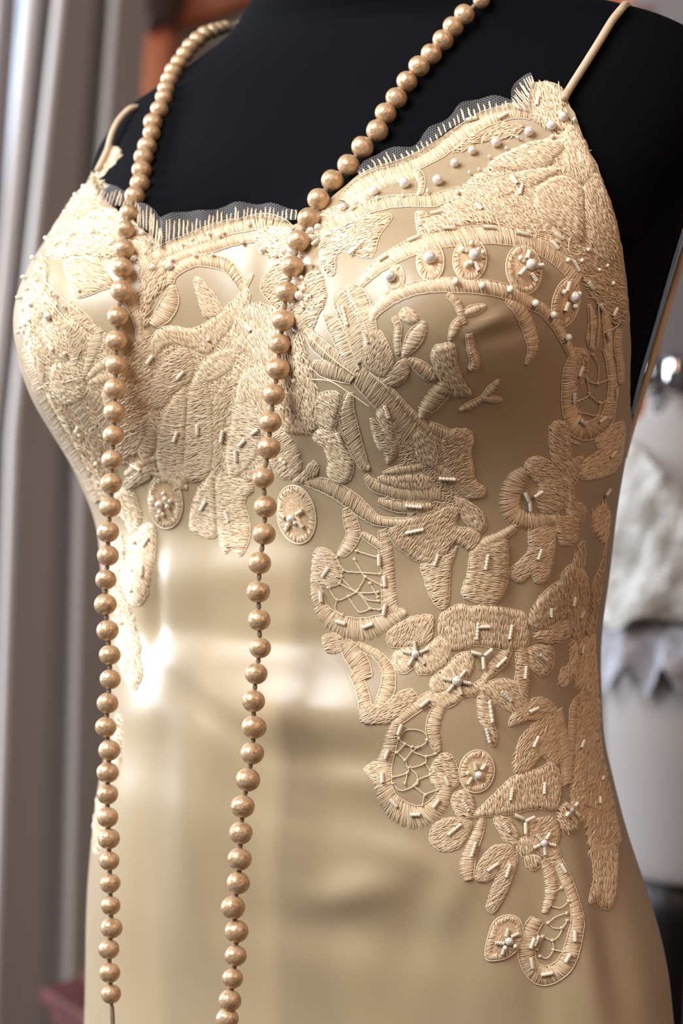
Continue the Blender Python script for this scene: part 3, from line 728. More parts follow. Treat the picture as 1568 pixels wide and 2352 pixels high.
 ([(498, 1101), (530, 1096), (575, 1111), (578, 1131), (561, 1151), (573, 1201), (570, 1241), (552, 1273), (531, 1256), (520, 1269), (510, 1251), (501, 1201)], 4),
 ([(625, 1001), (650, 991), (685, 1036), (689, 1076), (670, 1096), (640, 1091), (626, 1061)], -40),
 ([(675, 1106), (700, 1081), (718, 1060), (731, 1071), (728, 1091), (700, 1106)], -65),
 ([(690, 691), (700, 641), (725, 626), (742, 641), (746, 691), (731, 721), (716, 756), (700, 741)], -30),
 ([(285, 1111), (310, 1081), (340, 1070), (346, 1096), (311, 1116), (291, 1131)], -30),
 ([(268, 1131), (300, 1121), (321, 1171), (319, 1216), (300, 1221), (286, 1191), (270, 1181)], 40),
 ([(300, 1241), (320, 1216), (345, 1206), (356, 1226), (356, 1271), (346, 1321), (336, 1366), (315, 1386), (296, 1376), (281, 1331), (291, 1291)], 50),
 ([(272, 1451), (305, 1446), (321, 1481), (319, 1511), (326, 1546), (310, 1581), (291, 1561), (270, 1501)], 60),
 ([(312, 1010), (335, 960), (350, 940), (362, 1000), (352, 1040), (330, 1055)], 30),
]
for k_, (p_, a_) in enumerate(PETALS): petal('lace_petal', p_, a_, th=0.0024 if k_ < 5 else TH)
# narrow bands, leaves and stems: x, y, width
SCROLLS = [
 [(1222, 262, 24), (1185, 255, 30), (1150, 262, 32), (1110, 276, 32), (1085, 292, 32), (1060, 308, 30), (1040, 324, 30), (1010, 347, 28), (985, 362, 26), (950, 380, 26), (910, 394, 26), (870, 404, 26), (840, 420, 28), (812, 442, 30), (795, 465, 30)],
 [(740, 545, 18), (765, 515, 22), (800, 498, 24), (840, 480, 24), (890, 466, 24), (940, 462, 24), (1000, 460, 26), (1060, 440, 24)],
 [(830, 470, 12), (850, 440, 18), (880, 420, 20), (930, 405, 22), (960, 402, 20), (968, 425, 14), (962, 450, 12)],
 [(800, 470, 14), (822, 455, 16), (840, 445, 14)],
 [(826, 656, 14), (870, 612, 26), (930, 576, 32), (985, 556, 34), (1040, 546, 36), (1110, 540, 36), (1180, 545, 36), (1240, 562, 40), (1290, 595, 40), (1330, 640, 34)],
 [(850, 726, 14), (870, 706, 24), (905, 681, 26), (950, 664, 26), (1000, 655, 28), (1040, 655, 30), (1090, 658, 30), (1140, 665, 30), (1190, 680, 28), (1215, 696, 24), (1245, 712, 22), (1275, 746, 20), (1300, 790, 18), (1312, 816, 16)],
 [(1160, 690, 10), (1195, 716, 26), (1215, 760, 28), (1222, 800, 22), (1208, 836, 8)],
 [(1062, 723, 8), (1085, 713, 20), (1113, 702, 8)],
 [(1076, 765, 14), (1080, 800, 16), (1090, 830, 20), (1080, 848, 16)],
 [(1028, 676, 12), (1050, 696, 16), (1060, 726, 14), (1066, 742, 12)],
 [(1032, 781, 6), (1045, 751, 20), (1055, 730, 8)],
 [(1055, 941, 8), (1080, 930, 16), (1105, 915, 12), (1130, 891, 18), (1145, 872, 6)],
 [(1108, 912, 12), (1130, 916, 14), (1152, 916, 6)],
 [(924, 821, 6), (940, 796, 26), (958, 766, 32), (974, 738, 8)],
 [(938, 824, 8), (960, 839, 24), (985, 859, 26), (998, 870, 8)],
 [(962, 963, 6), (980, 936, 30), (1005, 906, 38), (1022, 881, 30), (1028, 866, 8)],
 [(772, 664, 6), (785, 691, 34), (803, 736, 38), (818, 781, 34), (830, 831, 18)],
 [(805, 652, 10), (822, 681, 36), (840, 726, 36), (850, 771, 30), (845, 811, 20)],
 [(745, 722, 8), (765, 743, 30), (785, 786, 28), (800, 826, 26), (820, 851, 16)],
 [(705, 760, 6), (725, 786, 28), (760, 816, 30), (795, 841, 22), (825, 863, 12)],
 [(718, 836, 14), (745, 846, 34), (780, 856, 36), (810, 871, 20)],
 [(805, 901, 12), (797, 941, 30), (805, 986, 34), (820, 1031, 28), (835, 1066, 20), (848, 1076, 10)],
 [(825, 861, 40), (860, 891, 52), (895, 931, 48), (930, 976, 46), (960, 1006, 52), (985, 1041, 48), (1000, 1066, 30)],
 [(850, 860, 10), (890, 889, 13), (930, 934, 15), (960, 964, 17), (1000, 1010, 17)],
 [(850, 741, 14), (865, 713, 16), (880, 691, 16), (893, 666, 14)],
 [(905, 728, 12), (915, 751, 14), (912, 781, 14), (915, 811, 12)],
 [(985, 976, 16), (1010, 991, 26), (1040, 1001, 20)],
 [(880, 1086, 6), (910, 1080, 18), (940, 1075, 20), (975, 1070, 12)],
 [(840, 1091, 8), (855, 1111, 22), (880, 1121, 26), (915, 1131, 30), (950, 1133, 36), (985, 1131, 40), (1010, 1136, 30)],
 [(870, 1151, 14), (910, 1161, 26), (950, 1163, 24), (990, 1161, 16)],
 [(1000, 1070, 16), (1020, 1082, 26), (1042, 1090, 14)],
 [(700, 1108, 10), (740, 1113, 28), (780, 1131, 32), (815, 1156, 34), (845, 1181, 28), (870, 1196, 20), (920, 1200, 18), (950, 1190, 8)],
 [(795, 1166, 14), (805, 1196, 28), (812, 1226, 28), (798, 1256, 26), (780, 1276, 14)],
 [(1090, 1264, 16), (1115, 1246, 22), (1150, 1231, 20), (1185, 1206, 12)],
 [(1205, 1081, 24), (1182, 1106, 40), (1170, 1146, 40), (1178, 1181, 38), (1210, 1197, 34), (1250, 1197, 34), (1285, 1192, 30)],
 [(1330, 800, 20), (1312, 850, 34), (1305, 900, 30), (1310, 950, 34), (1330, 985, 40), (1365, 985, 36), (1392, 960, 26), (1404, 900, 18), (1400, 840, 16), (1388, 800, 12)],
 [(1352, 700, 8), (1360, 740, 18), (1355, 780, 18), (1362, 802, 8)],
 [(1388, 700, 14), (1393, 760, 16), (1397, 820, 14)],
 [(1420, 755, 12), (1416, 790, 14), (1423, 840, 14), (1424, 880, 10)],
 [(722, 1320, 16), (727, 1361, 24), (737, 1396, 28), (757, 1421, 36), (790, 1441, 44), (835, 1446, 46), (880, 1431, 36), (910, 1416, 28), (932, 1405, 14)],
 [(880, 1216, 18), (885, 1261, 28), (890, 1311, 26), (892, 1361, 28), (898, 1396, 34), (915, 1410, 22)],
 [(830, 1226, 10), (855, 1241, 16), (875, 1256, 14)],
 [(790, 1476, 24), (810, 1501, 40), (828, 1531, 40), (836, 1561, 34)],
 [(812, 1546, 20), (828, 1576, 24), (836, 1606, 26), (842, 1641, 28)],
 [(855, 1496, 16), (880, 1521, 22), (893, 1546, 26), (890, 1581, 30), (880, 1606, 28), (870, 1626, 20)],
 [(820, 1481, 14), (850, 1496, 18), (872, 1506, 14)],
 [(906, 1656, 12), (900, 1691, 26), (890, 1731, 28), (877, 1771, 40), (882, 1811, 36), (897, 1846, 42), (930, 1871, 48), (965, 1876, 46), (1000, 1856, 38), (1020, 1821, 30), (1030, 1791, 24)],
 [(910, 1661, 18), (935, 1636, 26), (965, 1616, 26), (995, 1596, 24)],
 [(1020, 1611, 20), (1002, 1641, 28), (993, 1676, 28), (1000, 1706, 24), (1008, 1726, 12)],
 [(1107, 1881, 14), (1096, 1916, 22), (1081, 1951, 26), (1072, 1991, 30), (1076, 2021, 18)],
 [(1280, 1631, 20), (1290, 1691, 24), (1300, 1751, 24), (1300, 1801, 20)],
 [(1344, 1591, 12), (1318, 1621, 16), (1312, 1701, 18), (1305, 1791, 16)],
 [(1245, 1976, 16), (1262, 2011, 24), (1265, 2051, 24), (1250, 2096, 12)],
 [(1280, 1976, 18), (1300, 2021, 22), (1318, 2071, 20), (1325, 2111, 26), (1320, 2151, 30), (1305, 2201, 34), (1280, 2231, 36), (1245, 2241, 40), (1217, 2219, 34), (1208, 2181, 34), (1216, 2141, 32), (1233, 2111, 26)],
 [(1318, 2112, 10), (1330, 2108, 16), (1338, 2100, 6)],
 [(1290, 1000, 8), (1330, 1020, 4)],
 # shaded-side breast
 [(230, 756, 14), (220, 791, 30), (206, 831, 20), (196, 861, 12)],
 [(190, 760, 10), (178, 800, 22), (170, 850, 14)],
 [(80, 880, 14), (118, 950, 24), (158, 1020, 24), (198, 1090, 20), (224, 1150, 14)], [(58, 800, 12), (74, 850, 20), (96, 900, 14)],
 [(200, 870, 12), (225, 845, 22), (260, 822, 18)],
 [(195, 890, 14), (225, 930, 28), (250, 985, 26), (262, 1030, 14)],
 [(160, 880, 14), (180, 930, 26), (215, 1000, 26), (235, 1060, 18)],
 [(205, 880, 12), (240, 868, 26), (285, 862, 14)],
 [(345, 596, 20), (375, 578, 28), (420, 562, 32), (470, 541, 32), (520, 524, 30), (560, 517, 28), (600, 509, 32), (640, 516, 30), (670, 535, 26)],
 [(360, 620, 14), (395, 598, 20), (440, 580, 20), (490, 566, 22), (540, 552, 20), (590, 545, 18)],
 [(388, 652, 16), (400, 626, 20), (440, 601, 24), (480, 600, 24), (520, 610, 26), (545, 641, 20), (560, 668, 16)],
 [(395, 655, 10), (392, 691, 34), (372, 726, 34), (350, 746, 20)],
 [(560, 660, 14), (572, 640, 12), (580, 628, 6)],
 [(290, 640, 14), (300, 690, 24), (318, 740, 20), (320, 780, 12)],
 [(355, 1090, 12), (390, 1100, 18), (430, 1120, 10)],
 [(290, 1090, 12), (330, 1060, 22), (372, 1050, 12)],
 [(650, 700, 16), (690, 740, 24), (720, 780, 14)],
 [(668, 590, 20), (676, 630, 26), (684, 670, 24), (688, 720, 18)],
]
for b_ in SCROLLS: scroll('lace_leaf' if len(b_) <= 5 else 'lace_scroll', b_, random.choice((68, 74, 80, 86)))
# open netting inside the scrolls
net([[(775, 1280), (790, 1310), (830, 1315), (872, 1318)], [(815, 1285), (830, 1312), (840, 1325), (877, 1345)], [(790, 1310), (785, 1325), (820, 1360), (868, 1360)], [(780, 1340), (825, 1365), (850, 1395), (872, 1400)],
     [(755, 1350), (775, 1378), (800, 1370), (822, 1357)], [(800, 1370), (825, 1405), (850, 1398)], [(775, 1378), (770, 1400), (788, 1412)], [(820, 1265), (850, 1275), (875, 1280)], [(785, 1325), (780, 1340), (755, 1350)], [(840, 1325), (820, 1360)], [(850, 1340), (868, 1372)], [(822, 1357), (845, 1378), (870, 1380)]])
net([[(916, 1696), (935, 1676), (970, 1680), (981, 1700), (960, 1716), (930, 1709), (916, 1696)], [(946, 1715), (947, 1726), (978, 1736), (1000, 1731)], [(912, 1728), (930, 1746), (940, 1763), (975, 1753), (978, 1738)],
     [(902, 1785), (935, 1776), (940, 1763)], [(957, 1800), (962, 1790), (988, 1780)], [(903, 1800), (920, 1816), (950, 1806), (960, 1794)], [(970, 1850), (976, 1826), (1003, 1815)], [(950, 1806), (976, 1826)], [(930, 1709), (912, 1728)], [(960, 1716), (946, 1726), (930, 1746)], [(980, 1700), (1000, 1712)], [(975, 1753), (988, 1770)], [(940, 1763), (957, 1780), (957, 1800)], [(935, 1776), (930, 1800)]])
net([[(1268, 2050), (1288, 2040)], [(1262, 2080), (1285, 2086), (1305, 2070)], [(1258, 2120), (1275, 2106), (1300, 2098)], [(1258, 2120), (1270, 2131), (1290, 2131), (1302, 2114)], [(1246, 2150), (1268, 2160), (1285, 2146), (1290, 2131)],
     [(1268, 2160), (1270, 2181), (1255, 2201), (1240, 2196)], [(1270, 2181), (1295, 2186)], [(1232, 2180), (1245, 2153)]])
net([[(1335, 830), (1345, 870), (1370, 880), (1395, 870)], [(1325, 920), (1350, 905), (1345, 870)], [(1350, 905), (1375, 925), (1398, 915)], [(1375, 925), (1370, 955), (1345, 970)], [(1325, 945), (1345, 950), (1370, 955)], [(1370, 880), (1372, 840), (1360, 815)]])
net([[(1372, 1960), (1376, 2000), (1374, 2040)], [(1386, 1960), (1390, 2000), (1386, 2044)], [(1398, 1958), (1400, 2000), (1396, 2040)]])
net([[(285, 1250), (300, 1265), (292, 1290)], [(285, 1300), (305, 1290), (325, 1300)], [(300, 1265), (320, 1262)], [(305, 1290), (308, 1330), (295, 1345)]])
# medallions with their beads
medallion([(888, 655), (889, 632), (900, 615), (918, 612), (928, 632), (925, 655), (912, 668), (896, 668)], 40, (900, 640, 12))
medallion(ellipse(988, 602, 31, 45), 70, (987, 600, 13))
medallion(ellipse(1078, 598, 38, 49, 5), 60, (1086, 593, 12), [(1080, 566, 6), (1095, 580, 5), (1060, 580, 6), (1068, 582, 5), (1106, 586, 5), (1068, 615, 6.5), (1078, 610, 6)], [(1092, 618, 65, 11, 5)])
medallion(ellipse(1201, 620, 40, 56, -8), 55, (1213, 613, 12), [(1190, 598, 6), (1196, 603, 5)], [(1208, 590, -70, 11, 5.5), (1232, 615, -10, 11, 5.5), (1194, 628, 130, 12, 5.5), (1220, 640, 55, 10, 5)])
medallion(ellipse(1297, 695, 31, 58, 14), 60, (1310, 683, 12), [(1288, 672, 6), (1322, 676, 6), (1313, 703, 6.5)], [(1298, 660, -75, 11, 5.5), (1294, 705, 110, 10, 5.5)])
medallion(ellipse(380, 1152, 40, 62, -6), 50, (371, 1155, 9), [(356, 1144, 6.5), (385, 1142, 6), (374, 1172, 6), (380, 1178, 5), (390, 1160, 6), (395, 1148, 5), (368, 1184, 5), (380, 1130, 5)])
medallion(ellipse(681, 1182, 44, 68, -10), 50, (672, 1190, 9), [(664, 1206, 5.5), (682, 1200, 5)], [(692, 1175, -35, 10, 5), (695, 1203, 50, 9, 5), (652, 1183, 40, 8, 5), (664, 1210, 120, 8, 5)])
medallion(ellipse(1094, 1772, 40, 49, 8), 75, (1097, 1781, 9), [(1072, 1776, 5), (1107, 1764, 4.5)], [(1089, 1760, 85, 8, 4.5), (1108, 1762, -50, 8, 4.5), (1077, 1794, 120, 9, 4.5)])
medallion([(1115, 2201), (1118, 2161), (1135, 2116), (1165, 2102), (1192, 2111), (1201, 2141), (1195, 2171), (1170, 2196), (1140, 2206)], -80, (1167, 2161, 9), [(1180, 2172, 6), (1158, 2176, 6)], [(1163, 2141, -75, 9, 4.5), (1180, 2147, -25, 9, 4.5), (1146, 2165, 5, 10, 4.5), (1154, 2184, 110, 7, 4.5)])
# pearls sewn along the neckline and in the flower hearts
for x, y, r in [(1293, 272, 10), (1266, 293, 10), (1215, 307, 10), (1140, 333, 10), (1085, 352, 9), (1045, 381, 9), (1006, 422, 11), (931, 429, 11), (863, 446, 9), (791, 482, 8), (955, 1503, 9), (1047, 1565, 11), (1245, 1938, 8.5),
                (1306, 1862, 6), (696, 681, 10), (677, 580, 9), (210, 540, 8), (163, 546, 8), (130, 545, 7), (257, 560, 7), (308, 597, 8), (352, 617, 7), (390, 615, 8), (610, 575, 8), (657, 580, 7), (72, 700, 7), (110, 727, 8), (44, 685, 6), (179, 431, 6), (168, 452, 6), (150, 492, 6), (100, 552, 6), (76, 596, 6), (55, 640, 6), (328, 540, 7), (720, 535, 9), (735, 528, 8)]:
    pearl_bead(x, y, r)
for x, y in [(1045, 652), (1103, 660), (1165, 668), (1221, 697), (1262, 722), (1296, 772)]: seed(x, y, 8.0)
for c_, n_, r0, r1, a0 in [((955, 1503), 5, 11, 30, -95), ((1047, 1565), 6, 13, 32, -110), ((1245, 1938), 5, 10, 27, -60), ((696, 681), 5, 12, 30, -70), ((1306, 1862), 4, 8, 22, 40)]:
    for r_ in star(*c_, n_, r0, r1, a0): brow(*r_)
for x, y in [(1190, 320), (1124, 365), (1163, 345), (1268, 318), (1100, 395), (1078, 402), (1050, 450), (965, 450), (983, 446), (928, 456), (870, 462), (812, 486), (818, 482), (1320, 320), (1318, 278), (1292, 330), (1240, 330), (1298, 600), (1345, 575), (1330, 600), (1370, 620), (1388, 610), (1400, 650),
             (700, 640), (712, 690), (705, 665), (660, 600), (640, 590), (720, 610), (205, 505), (215, 508), (250, 505), (150, 565), (135, 563), (127, 568), (153, 565), (92, 620), (62, 668), (70, 735), (60, 745), (85, 648), (118, 672), (126, 680), (55, 712), (50, 750), (45, 762), (145, 705), (180, 670), (300, 560), (335, 585), (345, 560), (420, 565), (395, 600), (505, 545), (515, 538), (555, 515), (575, 520), (470, 540), (450, 590), (490, 588), (148, 810), (175, 985), (183, 995), (178, 978), (222, 1060), (120, 800), (560, 560), (640, 555), (365, 555), (310, 1310), (290, 1265), (315, 1245), (260, 1400), (268, 1390), (285, 1430), (658, 1060), (650, 1055), (682, 873), (480, 780)]:
    seed(x, y, random.uniform(4.0, 5.4))
# bugles: x, y, angle
for x, y, a in [(1028, 530, 0), (1120, 528, 4), (1195, 541, 14), (1280, 546, 35), (1000, 495, -12), (950, 554, -22), (882, 597, -32), (1180, 418, 55), (1098, 480, 42), (1235, 235, -80), (1155, 270, -30), (1330, 365, 80), (1222, 355, -10), (1085, 278, -15),
                (1270, 565, 50), (1318, 612, 60), (1350, 656, 55), (1375, 705, 60), (1405, 715, -65), (1328, 850, -70), (1312, 910, 90), (1332, 968, 40), (1376, 962, -40), (1408, 900, 90), (1390, 770, 75), (750, 1315, -55), (740, 1370, 85), (872, 1285, 88), (884, 1335, 85), (884, 1400, -80), (785, 1430, 20), (846, 1437, -20), (918, 1675, -70), (890, 1730, -70), (879, 1787, 85), (905, 1842, 50), (955, 1870, 0), (1002, 1845, -55), (1025, 1793, 65), (974, 1617, -40),
                (1206, 1140, 65), (1232, 1133, -35), (1213, 1160, 85), (1090, 1501, 15), (1118, 1499, -40), (1107, 1523, 85), (1188, 1877, 25), (1212, 1883, -25), (1203, 1903, 88), (1220, 2165, -70), (1218, 2210, 80), (1303, 2200, -60), (1255, 2236, -10), (1318, 2150, 88), (1290, 1995, 60), (1220, 1632, -25), (340, 1245, -60), (330, 1310, 90), (305, 1350, 60), (560, 1015, -45), (545, 1045, 85), (455, 985, 88), (575, 755, 45), (415, 860, -50), (345, 825, -55), (315, 1070, 30), (1110, 1440, 0)]:
    bugle(x, y, a, random.uniform(10, 13), random.uniform(3.8, 4.6))
# short rows of seed beads: x, y, angle, half length
for x, y, a, l in [(797, 725, 75, 22), (1026, 1096, 3, 18), (950, 1160, 5, 18), (953, 1218, -12, 20), (1003, 1285, -70, 13), (1116, 1290, -80, 17), (1235, 1272, -70, 12), (1400, 1042, -50, 13), (1388, 1130, -55, 12), (1094, 1450, -85, 18), (1168, 1452, -80, 16), (1260, 1406, 90, 10), (1312, 1380, -80, 10), (1330, 1410, -65, 10), (1148, 1522, -45, 16), (1202, 1545, -85, 14), (1241, 1510, 40, 13), (1158, 1600, 45, 16), (1124, 1635, 82, 24), (1117, 1690, 75, 16), (1225, 1705, -65, 14), (1330, 1710, -70, 12), (1171, 1825, -80, 14), (1245, 1812, -88, 13), (1044, 1905, -40, 18), (1068, 1850, 60, 14), (1086, 1952, -72, 16), (1160, 1902, 55, 12), (1130, 1992, -35, 14), (1165, 2000, -72, 15), (1230, 2160, -65, 12), (1370, 1840, 90, 9), (1376, 1790, -60, 10), (1330, 1490, -80, 10), (822, 575, -42, 20), (782, 1000, 68, 12), (890, 940, 70, 16), (512, 1000, -80, 14), (405, 1000, -70, 14), (470, 1160, -60, 14), (525, 1185, 70, 12), (845, 775, 70, 10), (1195, 440, -75, 14), (1285, 440, -75, 14), (1380, 490, 75, 14), (590, 990, -35, 12), (730, 560, -40, 10)]:
    brow(x, y, a, l, 4.2)
# loose couched threads over the work
def couch(lines):
    for l in lines:
        L = Lace(); L.cord(resample(catmull(l, 6), 5), 0.0017, 1.25, 0.9); L.build('couched_thread', gown)
couch([[(800, 655), (815, 690), (835, 730), (850, 770)], [(780, 700), (800, 760), (815, 810), (830, 850)], [(705, 760), (760, 815), (820, 860)], [(718, 870), (760, 872), (800, 895), (850, 930)], [(850, 850), (895, 890)], [(1170, 310), (1200, 325)], [(1245, 250), (1255, 280), (1268, 295)], [(1283, 190), (1285, 215), (1290, 245)]])
couch([[(100, 640), (140, 680), (190, 722)], [(110, 680), (150, 730), (180, 760)], [(1350, 700), (1352, 750), (1350, 790)], [(1368, 700), (1370, 750), (1365, 795)], [(1400, 700), (1415, 740), (1390, 760)], [(1265, 340), (1280, 380), (1295, 405)], [(1340, 430), (1335, 480), (1340, 500)], [(560, 770), (600, 820), (620, 870)], [(545, 840), (585, 870), (605, 900)]])

# ------------------------------------------------------------------ tulle: scalloped edging at the neckline and veil under the lace
def tulle_mat(name, col, hi, lo):
    m, nt, b = new_mat(name)
    b.inputs['Base Color'].default_value = (*col, 1); b.inputs['Roughness'].default_value = 0.6
    tc = N(nt, 'ShaderNodeTexCoord'); sp = N(nt, 'ShaderNodeSeparateXYZ'); nt.links.new(tc.outputs['UV'], sp.inputs[0])
    def lin(a, b_):
        m1 = N(nt, 'ShaderNodeMath', operation='MULTIPLY'); m1.inputs[1].default_value = a; nt.links.new(sp.outputs[0], m1.inputs[0])
        m2 = N(nt, 'ShaderNodeMath', operation='MULTIPLY'); m2.inputs[1].default_value = b_; nt.links.new(sp.outputs[1], m2.inputs[0])
        ad = N(nt, 'ShaderNodeMath', operation='ADD'); nt.links.new(m1.outputs[0], ad.inputs[0]); nt.links.new(m2.outputs[0], ad.inputs[1])
        sn = N(nt, 'ShaderNodeMath', operation='SINE'); nt.links.new(ad.outputs[0], sn.inputs[0]); return sn
    k = 2 * math.pi / 5.0
    s1, s2, s3 = lin(k, 0), lin(-k * 0.5, k * 0.866), lin(-k * 0.5, -k * 0.866)
    a1 = N(nt, 'ShaderNodeMath', operation='ADD'); a2 = N(nt, 'ShaderNodeMath', operation='ADD')
    nt.links.new(s1.outputs[0], a1.inputs[0]); nt.links.new(s2.outputs[0], a1.inputs[1]); nt.links.new(a1.outputs[0], a2.inputs[0]); nt.links.new(s3.outputs[0], a2.inputs[1])
    mr = N(nt, 'ShaderNodeMapRange'); mr.inputs['From Min'].default_value = 0.2; mr.inputs['From Max'].default_value = 1.1; mr.inputs['To Min'].default_value = hi; mr.inputs['To Max'].default_value = lo
    nt.links.new(a2.outputs[0], mr.inputs['Value']); nt.links.new(mr.outputs[0], b.inputs['Alpha'])
    return m
M['tulle'] = tulle_mat('ivory_tulle', (0.48, 0.46, 0.44), 0.24, 0.01)
M['veil'] = tulle_mat('champagne_tulle', (0.56, 0.42, 0.27), 0.12, 0.0)
def strip(name, A, B, hA, hB, mat, nrow=6, parent=None):
    A = resample(catmull(A, 6), 6); n = len(A)
    Bc = catmull(B, 6); s_ = np.concatenate([[0], np.cumsum(np.hypot(*np.diff(Bc, axis=0).T))]); sa = np.concatenate([[0], np.cumsum(np.hypot(*np.diff(A, axis=0).T))])
    t = sa / sa[-1] * s_[-1]; Bq = np.stack([np.interp(t, s_, Bc[:, k]) for k in (0, 1)], 1)
    k = np.linspace(0, 1, nrow); X = A[:, None, 0] * (1 - k) + Bq[:, None, 0] * k; Y = A[:, None, 1] * (1 - k) + Bq[:, None, 1] * k
    hh = hA * (1 - k) + hB * k + 0.0012 * np.sin(np.arange(n) * 0.45)[:, None] * k[None]
    P_, _ = surf(X, Y, hh)
    return mesh_obj(name, P_.reshape(-1, 3), grid_faces(n, nrow, False, True), mat, parent or gown, uv=np.stack([X.ravel(), Y.ravel()], 1)), A, Bq
def lash(A, Bq, lo, hi, step, h, slant=0.0):       # eyelash stitches on the scallop
    L = Lace(); n = len(A); s_ = np.concatenate([[0], np.cumsum(np.hypot(*np.diff(A, axis=0).T))]); pos = np.arange(3, s_[-1], step); pos = pos + RNG.normal(0, 1.5, len(pos))
    a = np.stack([np.interp(pos, s_, A[:, k]) for k in (0, 1)], 1); b = np.stack([np.interp(pos + slant, s_, Bq[:, k]) for k in (0, 1)], 1)
    f = RNG.uniform(lo, hi, len(pos)); t = np.linspace(0.0, 1, 5); e = a + (b - a) * f[:, None]
    X = a[:, 0:1] + (e[:, 0:1] - a[:, 0:1]) * t + RNG.normal(0, 0.6, (len(pos), 5)); Y = a[:, 1:2] + (e[:, 1:2] - a[:, 1:2]) * t
    L.strands(X, Y, np.full(X.shape, h), RNG.uniform(1.4, 2.3, len(pos))); 
    o = L.build('eyelash_fringe', gown); o['kind'] = 'stuff'; return o
EDGES = [
 ([(832, 418), (860, 402), (890, 392), (930, 377), (965, 362), (1000, 337), (1030, 312), (1060, 292), (1085, 281), (1110, 267), (1150, 256), (1184, 252)],
  [(826, 408), (850, 378), (880, 356), (930, 350), (955, 340), (990, 306), (1010, 291), (1040, 271), (1065, 246), (1100, 233), (1140, 229), (1180, 236)], 0.4, 0.8, 13),
 ([(1190, 256), (1216, 262), (1217, 240), (1220, 215), (1230, 196)], [(1176, 240), (1178, 218), (1184, 198), (1200, 182), (1222, 176)], 0.55, 1.0, 7.5),
 ([(372, 575), (400, 560), (440, 548), (480, 534), (520, 520), (560, 512), (600, 506), (640, 515), (690, 515)],
  [(372, 511), (388, 507), (420, 495), (445, 493), (480, 495), (515, 482), (560, 475), (630, 478), (690, 490)], 0.45, 0.9, 10.5),
 ([(318, 528), (335, 535), (350, 550), (370, 585)], [(320, 478), (352, 488), (366, 500), (378, 518)], 0.6, 1.0, 8),
 ([(228, 470), (252, 486), (290, 488), (318, 515)], [(248, 442), (262, 438), (292, 447), (322, 470)], 0.6, 1.0, 9),
]
for A_, B_, lo, hi, st_ in EDGES:
    _, a_, b_ = strip('tulle_edging', A_, B_, 0.0036, 0.0032, M['tulle']); lash(a_, b_, lo, hi, st_, 0.0034, random.uniform(-4, 4))
def tulle_veil(pts):
    poly = resample(catmull(pts, 3, True), 16, True); L = Lace(); x0, y0 = poly.min(0); x1, y1 = poly.max(0)
    gx, gy = np.meshgrid(np.arange(x0, x1, 12), np.arange(y0, y1, 12)); gx, gy = gx.ravel(), gy.ravel(); ok = inside(poly, gx, gy); gx, gy = gx[ok], gy[ok]; ok = edge_dist(poly, gx, gy) > 6
    n = len(poly); r = delaunay_2d_cdt([Vector(p) for p in poly] + [Vector(q) for q in zip(gx[ok], gy[ok])], [(i, (i + 1) % n) for i in range(n)], [], 1, 1e-4)
    v = np.array([(p.x, p.y) for p in r[0]]); P_, _ = surf(v[:, 0], v[:, 1], 0.00045)
    return mesh_obj('tulle_veil', P_, [tuple(reversed(f)) for f in r[2]], M['veil'], gown, uv=v)
tulle_veil([(720, 545), (850, 410), (1000, 345), (1150, 262), (1290, 230), (1345, 360), (1395, 500), (1418, 650), (1424, 800), (1420, 960), (1405, 1080), (1385, 1200), (1372, 1320), (1358, 1450), (1356, 1600), (1366, 1720), (1400, 1880), (1412, 1980), (1400, 2085), (1350, 2072), (1345, 2000),
            (1335, 2100), (1310, 2205), (1250, 2262), (1200, 2215), (1120, 2212), (1112, 2100), (1062, 2030), (980, 1950), (880, 1870), (835, 1770), (870, 1700), (835, 1665), (790, 1540), (735, 1470), (712, 1310), (700, 1260), (650, 1250), (630, 1180), (640, 1000), (650, 800), (690, 640)])
# shoulder straps
def path_on(pts, lift):
    q = resample(catmull(pts, 6), 9); P_, _ = surf(q[:, 0], q[:, 1], lift); return [Vector(p) for p in P_]
sp_ = path_on([(1296, 232), (1305, 215), (1335, 168), (1375, 105), (1405, 55), (1425, 30)], 0.0030)
e = sp_[-1]; sp_ += [e + Vector((0.003, 0.010, 0.004)), e + Vector((0.007, 0.024, 0.003)), e + Vector((0.014, 0.04, -0.008)), e + Vector((0.03, 0.062, -0.04))]
BPX, BPY = projectA(bodyV)
def sil_depth(py):                              # depth of the form's outline at a picture row
    m = np.flatnonzero(np.abs(BPY - py) < 14); return float(bodyV[m[np.argmax(BPX[m])], 1])
pb = [at(x + 1, y, sil_depth(y) + 0.012) for x, y in [(1632, 420), (1580, 548), (1545, 660), (1516, 758), (1480, 880), (1449, 980), (1430, 1050)]]
sp_ += pb
def smooth_path(P, n=5): return [Vector(p) for p in catmull([tuple(p) for p in P], n)]
tube('strap', smooth_path(sp_, 3), 0.0019, M['strap'], gown, 8)
q0 = path_on([(232, 400), (240, 372)], 0.0026)[0]; q1 = path_on([(300, 262), (306, 262)], 0.0030)[0]
sl_ = [q0] + [Vector((at(px, py, q0.y + (q1.y - q0.y) * t))) for px, py, t in [(246, 345, 0.15), (255, 312, 0.35), (268, 283, 0.6), (286, 260, 0.85), (306, 247, 1.05)]]
e = sl_[-1]; sl_ += [e + Vector((0.006, 0.014, 0.000)), e + Vector((0.010, 0.032, -0.010)), e + Vector((0.014, 0.05, -0.035)), e + Vector((0.02, 0.07, -0.10))]
tube('strap', smooth_path(sl_, 3), 0.0016, M['strap'], gown, 8)
# chrome trim of the arm plate on the form
M['chrome'] = simple('chrome', (0.72, 0.72, 0.74), 0.12, 1.0)
tube('arm_plate_rim', smooth_path([at(x + 6, y, sil_depth(y)) for x, y in [(1632, 390), (1592, 460), (1561, 530), (1531, 628), (1498, 745), (1461, 872), (1441, 960)]]), 0.0016, M['chrome'], form, 8)
